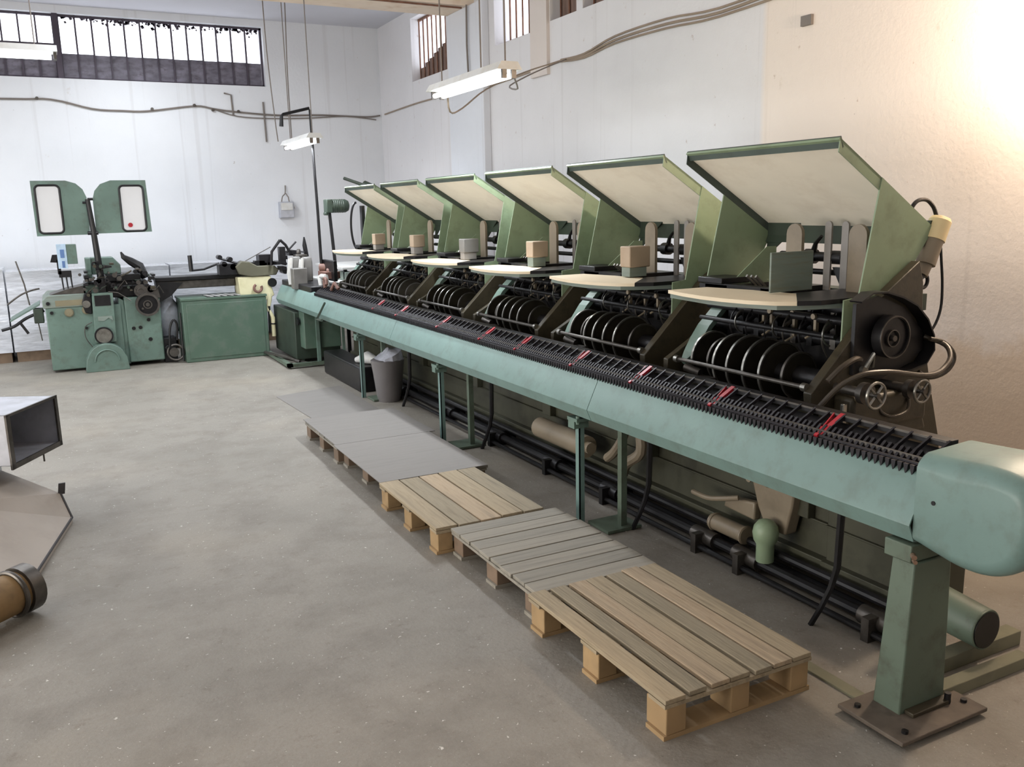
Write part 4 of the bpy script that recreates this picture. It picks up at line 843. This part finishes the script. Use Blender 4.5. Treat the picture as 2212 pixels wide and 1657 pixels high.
# delivery tray on the left
MB().tube([(-0.66, 12.2, 0.56), (-0.52, 12.2, 0.60), (-0.38, 12.2, 0.69), (-0.18, 12.2, 0.77)], 0.018, 8).tube([(-0.45, 12.2, 0.63), (-0.38, 12.2, 0.50)], 0.016, 8).build('delivery_belt', BLACK, tr)
MB().hexa([(-0.55, 12.15, 0.66), (-0.22, 12.15, 0.84), (-0.22, 12.7, 0.84), (-0.55, 12.7, 0.66), (-0.56, 12.15, 0.67), (-0.22, 12.15, 0.86), (-0.22, 12.7, 0.86), (-0.56, 12.7, 0.67)]).build('delivery_tray', G_MACH, tr)
MB().box(-0.30, -0.19, 12.15, 12.3, 0.62, 0.80).build('tray_hinge', G_DARK, tr, bev=0.01)
MB().tube([(-0.56, 12.2, 0.87), (-0.42, 12.2, 0.97), (-0.30, 12.2, 1.02), (-0.20, 12.2, 1.04)], 0.012, 6).tube([(-0.42, 12.25, 1.38), (-0.36, 12.25, 1.10), (-0.33, 12.25, 0.84)], 0.010, 6).build('tray_rod', DSTEEL, tr)
MB().tube([(-0.26, 12.2, 0.62), (-0.24, 12.2, 0.4)], 0.008, 6).build('tray_stay', DSTEEL, tr)
# bridge conveyor to the stitcher
br = thing('transfer_bridge', (1.6, 12.3, 1.0), 'dark transfer conveyor bridging the trimmer and the stitching unit above the cabinet', 'conveyor')
MB().box(1.12, 2.30, 12.15, 12.5, 1.045, 1.10).build('belt_bed', BLACK, br, bev=0.01)
MB().box(1.15, 2.12, 12.18, 12.45, 0.94, 1.045).build('belt_frame', DSTEEL, br, bev=0.01)
MB().prism([(1.12, 1.05), (1.45, 1.02), (1.30, 0.86), (1.15, 0.78)], 1, 12.16, 12.4).build('end_bracket', BLACK, br)
MB().tube([(1.585, 12.3, 1.36), (1.59, 12.3, 1.15)], 0.028, 8).tube([(1.59, 12.3, 1.16), (1.75, 12.3, 1.17), (1.95, 12.3, 1.24)], 0.014, 8).build('handle', BLACK, br)
b = MB()
for (x, z, r) in [(1.92, 1.33, 0.03), (2.05, 1.30, 0.03), (1.97, 1.24, 0.035), (2.08, 1.2, 0.04), (2.2, 1.22, 0.05)]: b.annulus((x, z), 0, r, 12.0, 12.15, 16)
b.box(1.9, 2.12, 12.0, 12.2, 1.10, 1.24).tube([(1.9, 12.05, 1.32), (2.15, 12.05, 1.24)], 0.015, 8); b.build('roller_cluster', BLACK, br)
MB().prism([(2.10, 1.20), (2.18, 1.27), (2.28, 1.26), (2.38, 1.20), (2.60, 1.20), (2.66, 1.14), (2.62, 1.07), (2.30, 1.06), (2.14, 1.10)], 1, 11.95, 12.1).build('arm_casting', mat('khaki_casting', rgb(96, 94, 78), 0.5, var=0.2), br, bev=0.01)
MB().tube([(2.24, 12.0, 1.27), (2.58, 12.0, 1.44)], 0.006, 6).build('stay_wire', DSTEEL, br)
b = MB()
for i in range(9):
    x = 2.2+0.055*i; s_ = random.uniform(0.02, 0.05); b.box(x, x+s_*1.6, 12.0, 12.15, 1.20, 1.20+s_*1.4)
b.box(2.42, 2.60, 12.0, 12.2, 1.20, 1.34); b.build('guide_finger', BLACK, br)

# cream motor box on the bridge
t = thing('cream_box', (2.3, 12.0, 0.8), 'cream yellow machine box under the arm, right above the green cabinet', 'machine box')
MB().prism([(2.12, 1.06), (2.55, 1.06), (2.55, 0.92), (2.58, 0.80), (2.48, 0.74), (2.14, 0.74)], 1, 11.97, 12.3).build('box_shell', CREAMB, t, bev=0.01)
MB().tube([(2.52, 12.0, 0.82), (2.50, 11.98, 0.70), (2.48, 11.96, 0.62), (2.53, 11.95, 0.50), (2.53, 11.95, 0.25)], [0.04, 0.03, 0.025, 0.03, 0.028], 10).build('pipe', CREAMB, t)
MB().ring((2.53, 11.95, 0.42), (0, 0, 1), 0.03, 0.01, 16, 6).tube([(2.49, 11.95, 0.66), (2.48, 11.95, 0.3)], 0.018, 8).build('pipe_clip', BLACK, t)
MB().annulus((2.56, 0.97), 0.0, 0.06, 11.955, 11.97, 20).build('side_hole', BLACK, t)
t = thing('rust_clamp', (2.33, 11.9, 0.86), 'rusty pink clamp lying on the green cabinet before the cream box', 'clamp')
MB().ring((2.36, 11.93, 0.91), (0, 1, 0), 0.05, 0.018, 16, 8, 0.3, 5.0).build('clamp_ring', RUST, t)

# cabinet
t = thing('green_cabinet', (1.9, 12.2, 0), 'plain dark green steel cabinet between trimmer and stitching unit', 'cabinet')
MB().box(1.38, 2.45, 11.89, 12.5, 0.0, 0.80).build('body', G_CAB, t, bev=0.012)
MB().box(1.43, 2.40, 11.882, 11.892, 0.05, 0.755).build('front_panel', G_CAB, t, bev=0.01)
MB().box(1.37, 2.46, 11.88, 12.5, 0.80, 0.83).build('top', G_CAB, t, bev=0.004)
MB().box(1.70, 2.12, 11.90, 12.3, 0.831, 0.836).build('grille', BLACK, t)
b = MB()
for i in range(5): b.obox((1.74+0.085*i, 12.05, 0.839), (0.014, 0, 0), (-0.03, 0.14, 0), (0, 0, 0.003))
b.build('grille_slats', WHITEM, t)
t = thing('pump_and_hoses', (1.2, 12.0, 0), 'small pump with looping black hoses on the floor left of the green cabinet', 'pump')
MB().ring((1.27, 12.0, 0.14), (0.2, 1, 0), 0.10, 0.014, 24, 8).cyl((1.25, 12.0, 0.14), (1.25, 12.2, 0.14), 0.06, 16).build('pump_wheel', DSTEEL, t)
MB().tube([(1.20, 12.0, 0.2), (1.22, 11.98, 0.45), (1.27, 11.98, 0.56), (1.31, 11.98, 0.50), (1.30, 12.0, 0.3)], 0.014, 8).tube([(1.36, 11.95, 0.65), (1.35, 11.95, 0.02)], 0.012, 6).build('hose', BLACK, t)
MB().box(1.14, 1.30, 12.1, 12.35, 0.0, 0.32).cyl((1.18, 12.05, 0.2), (1.18, 12.1, 0.2), 0.03, 12).build('pump_body', BLACK, t, bev=0.02)
tag(MB().tube([(1.26, 12.45, 0.30), (1.27, 12.45, 0.42), (1.26, 12.45, 0.62), (1.28, 12.45, 0.74), (1.29, 12.45, 0.84)], [0.09, 0.13, 0.14, 0.11, 0.03], 14).build('plastic_bag', PLAST), 'crumpled grey plastic bag hanging between trimmer and cabinet', 'bag')

# wrapped paper stacks along the back wall
for i, (x0, x1, h, lb) in enumerate([(-1.6, -0.62, 1.24, 'left'), (-0.60, 0.42, 1.20, 'a'), (0.45, 1.42, 1.19, 'b'), (1.44, 2.30, 1.20, 'c'), (2.32, 3.1, 1.14, 'd')]):
    lab = ['plastic-wrapped paper stack at the left edge by the back wall', 'plastic-wrapped paper stack behind the trimmer\'s delivery tray', 'wrapped paper stack behind the trimmer flywheel', 'wrapped paper stack seen above the green cabinet, under the bridge', 'wrapped paper stack behind the cream box'][i]
    t = thing('wrapped_stack', ((x0+x1)/2, 13.6, 0), lab, 'paper stack', 'wrapped paper stacks by the back wall')
    b = MB(); nx, nz = 12, 12; y0, y1 = 13.30, 13.95
    def bulge(z): return 0.012*math.sin(z*16)+0.02*math.sin(z*5)
    for k_ in range(nz+1):
        z = 0.14+(h-0.14)*k_/nz; e = bulge(z)
        b.v += [(x0, y0-e, z), (x1, y0-e, z), (x1, y1, z), (x0, y1, z)]
    for k_ in range(nz):
        for j in range(4):
            a = k_*4+j; c = k_*4+(j+1) % 4; b.f.append((a, c, c+4, a+4))
    b.f.append((3, 2, 1, 0)); n4 = nz*4; b.f.append((n4, n4+1, n4+2, n4+3)); b.build('paper_pile', WRAP, t)
    b = MB()
    for yy in (13.32, 13.58, 13.84): b.box(x0+0.02, x1-0.02, yy, yy+0.09, 0.0, 0.14)
    b.build('pallet_base', W_BLOCKG, t)
# ================================================================= BACK AND RIGHT WALL FITTINGS
t = thing('fuse_box', (3.32, 14.15, 1.8), 'small grey electrical box with cables on the back wall, left of the pole', 'electrical box')
MB().box(3.22, 3.44, 14.08, 14.2, 1.80, 2.05).build('box_body', GALV, t, bev=0.01)
MB().box(3.24, 3.42, 14.07, 14.085, 1.92, 2.03).cyl((3.45, 14.12, 1.96), (3.47, 14.12, 1.96), 0.02, 10).build('box_cover', WHITEM, t, bev=0.004)
MB().tube([(3.26, 14.12, 2.05), (3.28, 14.12, 2.13), (3.33, 14.15, 2.18), (3.35, 14.19, 2.3)], 0.009, 6).tube([(3.38, 14.12, 2.05), (3.37, 14.12, 2.12), (3.34, 14.15, 2.18)], 0.009, 6).build('cable', GREYC, t)
def cable(name, pts, r, m, label): return tag(MB().tube(pts, r, 6).build(name, m), label, 'cable')
yb = 14.185
cable('wall_cable', [(-3, yb, 3.47), (-0.41, yb, 3.48), (0.2, yb, 3.49), (0.71, yb, 3.38), (1.1, yb, 3.365), (1.44, yb, 3.37), (2.09, yb, 3.46), (2.35, yb, 3.43), (2.61, yb, 3.40), (3.3, yb, 3.36), (4.0, yb, 3.38), (4.72, yb, 3.37), (4.97, yb, 3.40)], 0.014, GREYC, 'sagging grey cable running across the back wall below the band window')
cable('wall_cable', [(2.35, yb, 3.43), (2.7, yb, 3.33), (3.2, yb, 3.31), (3.8, yb, 3.33), (4.4, yb, 3.37), (4.9, yb, 3.33)], 0.009, GREYC, 'thin second cable just under the main cable, right part of the back wall')
for (x, z0, z1, lb) in [(2.63, 3.35, 3.66, 'short vertical pipe stub on the back wall below the window corner'), (3.10, 2.96, 3.55, 'thin vertical cable drop on the back wall right of the pipe stub')]:
    cable('wall_cable', [(x-0.10 if x < 3 else x, yb, z1), (x, yb, z1-0.02), (x+0.01, yb, z0)], 0.012, GREYC, lb)
for (x, z) in [(0.03, 3.50), (1.50, 3.40), (2.09, 3.47), (2.35, 3.41), (2.72, 3.40)]:
    tag(MB().cyl((x, yb+0.01, z), (x, yb-0.03, z), 0.022, 8).build('cable_clip', DSTEEL), 'small dark clip holding the long cable to the back wall', 'clip', 'cable clips on the back wall')
xr = XR-0.012
for k_, (dz, r) in enumerate([(0.0, 0.012), (0.035, 0.010), (-0.03, 0.010)]):
    pts = [(xr, 5.0-k_*0.2, 3.44+dz), (xr, 5.9, 3.40+dz), (xr, 6.6, 3.44+dz*1.2), (xr, 7.4, 3.44+dz), (xr, 7.96, 3.38+dz*0.6), (xr, 8.42, 3.40+dz*0.3)]
    if k_ == 0: pts += [(xr, 9.2, 3.38), (xr, 10.05, 3.36), (xr-0.12, 10.14, 3.36), (xr-0.12, 11.22, 3.39), (xr, 11.3, 3.40), (xr, 12.5, 3.42), (xr, 14.0, 3.40)]
    cable('wall_cable', pts, r, TANC, ['tan cable along the whole right wall, middle one of the bundle', 'upper cable of the bundle on the right wall', 'lower cable of the bundle on the right wall'][k_])
cable('wall_cable', [(xr, 8.42, 3.40), (4.6, 8.5, 3.28), (4.0, 8.2, 3.05), (3.5, 7.7, 2.80), (3.2, 7.3, 2.72), (3.05, 7.0, 2.88)], 0.008, TANC, 'slack cable looping from the right wall to the hanging lamp')
cable('wall_cable', [(xr, 8.3, 3.40), (4.5, 8.1, 3.22), (4.0, 7.7, 3.02), (3.5, 6.6, 2.84), (3.10, 5.95, 2.88)], 0.007, GREYC, 'second slack cable from the right wall to the near end of the hanging lamp')
for (x, y, z0) in [(2.55, 12.0, 3.3), (2.78, 11.95, 3.1), (2.84, 11.95, 3.1)]:
    pass
tag(MB().tube([(2.86, 11.45, ZC), (2.85, 11.45, 4.2), (2.83, 11.45, 3.6), (2.82, 11.42, 2.79)], 0.007, 6).build('hanging_cable', GREYC), 'kinked grey cable hanging from the ceiling to the far lamp', 'cable')
tag(MB().tube([(2.55, 11.3, 4.36+0.38), (2.56, 11.3, 3.8), (2.60, 11.3, 3.02), (2.62, 11.3, 2.75)], 0.007, 6).build('hanging_cable', GREYC), 'straight thin cable hanging left of the far lamp pole', 'cable')
tag(MB().tube([(XR-0.13, 10.5, 4.36), (XR-0.13, 10.52, 3.9), (XR-0.13, 10.5, 3.55)], 0.012, 6).build('hanging_cable', GREYC), 'dark curved cable hanging on the bright pilaster under the ceiling beam', 'cable')
tag(MB().tube([(XL+1, 10.6, 4.345), (1.0, 10.6, 4.345), (3.6, 10.6, 4.345), (4.85, 10.6, 4.34)], 0.012, 6).build('beam_conduit', RUSTF), 'rusty thin conduit fixed under the ceiling beam', 'conduit')
tag(MB().box(XR-0.025, XR, 4.9, 5.0, 3.13, 3.20).build('wall_hook', GREYC), 'small grey bracket on the right wall below the cable bundle', 'bracket')

# ================================================================= LEFT FOREGROUND: DUCT AND HOOD
t = thing('square_duct', (-0.4, 6.4, 0), 'open-ended square galvanised duct at the left edge, pointing right above its shadow', 'duct')
# opening plane through the two upper corners; the duct runs away up-left
pa, pb = Vector((-0.36, 5.91, 0)), Vector((-0.10, 6.40, 0)); u = (pb-pa).normalized(); nrm = Vector((-u.y, u.x, 0))
def dk(s_, t_, z): q = pa+u*s_+nrm*t_; return (q.x, q.y, z)
Wd = (pb-pa).length; th = 0.004; z0, z1 = 0.43, 0.745; D = 1.3
b = MB()
for (s0, s1, za, zb) in ((0, th, z0, z1), (Wd-th, Wd, z0, z1), (0, Wd, z0, z0+th), (0, Wd, z1-th, z1)):
    b.hexa([dk(s0, 0, za), dk(s1, 0, za), dk(s1, D, za), dk(s0, D, za), dk(s0, 0, zb), dk(s1, 0, zb), dk(s1, D, zb), dk(s0, D, zb)])
b.build('duct_walls', GALV, t, smooth=False)
b = MB()
for (s0, s1, za, zb) in ((-0.02, 0.02, z0-0.02, z1+0.0), (Wd-0.02, Wd+0.01, z0-0.02, z1+0.0), (-0.02, Wd+0.01, z0-0.02, z0+0.012), (-0.02, Wd+0.01, z1-0.012, z1+0.004)):
    b.hexa([dk(s0, -0.012, za), dk(s1, -0.012, za), dk(s1, 0.0, za), dk(s0, 0.0, za), dk(s0, -0.012, zb), dk(s1, -0.012, zb), dk(s1, 0, zb), dk(s0, 0, zb)])
b.build('flange', DSTEEL, t, smooth=False)
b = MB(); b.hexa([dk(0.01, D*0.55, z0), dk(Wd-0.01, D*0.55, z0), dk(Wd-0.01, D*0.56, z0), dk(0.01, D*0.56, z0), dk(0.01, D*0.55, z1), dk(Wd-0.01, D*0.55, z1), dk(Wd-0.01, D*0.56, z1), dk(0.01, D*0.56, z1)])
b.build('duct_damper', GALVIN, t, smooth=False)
MB().box(-0.62, -0.46, 6.1, 6.5, 0.0, 0.43).build('duct_stand', GALV, t, smooth=False)
MB().tube([dk(Wd*0.62, 0.0, z0), dk(Wd*0.62, 0.0, z0-0.07)], 0.006, 6).build('bolt', DSTEEL, t)

t = thing('sheet_metal_hood', (-0.4, 5.3, 0), 'dusty beige sheet metal hood lying on the floor at the lower left edge', 'hood')
pA = Vector((-0.08, 5.98, 0.03)); pB = Vector((-0.32, 4.87, 0.03)); pC = Vector((-0.13, 6.12, 0.16)); pD = Vector((-0.46, 6.38, 0.30)); pE = Vector((-0.62, 4.75, 0.20)); pG = Vector((-1.25, 6.4, 0.42)); pH = Vector((-1.3, 4.8, 0.42))
b = MB(); dn = Vector((0.004, 0, -0.012))
top = [pA, pC, pD, pG, pH, pE, pB]
n = len(top); b.v = [tuple(q) for q in top]+[(q.x, q.y, 0.0) for q in top]
ctr = Vector((-0.72, 5.55, 0.36)); b.v.append(tuple(ctr))
for i in range(n):
    j = (i+1) % n; b.f.append((i, j, 2*n)); b.f.append((j, i, n+i, n+j))
b.f.append(tuple(range(n, 2*n)))
b.build('hood_panel', BEIGE, t, smooth=False)
MB().tube([tuple(pA+Vector((0, 0, 0))), tuple(pB)], 0.008, 6).obox((pC.x+0.01, pC.y, pC.z+0.03), (0.02, 0.0, 0), (0, 0.008, 0), (0.005, 0, 0.035)).tube([tuple(pC), tuple(pA)], 0.008, 6).build('hood_edge', GALVIN, t)
sp = MB().cyl((-0.75, 4.25, 0.13), (-0.33, 4.63, 0.13), 0.10, 28).build('spigot', RUSTT, t)
MB().cyl((-0.335, 4.625, 0.13), (-0.285, 4.67, 0.13), 0.118, 28).ring((-0.36, 4.60, 0.13), (0.42, 0.38, 0), 0.108, 0.012, 28).build('spigot_flange', DSTEEL, sp)
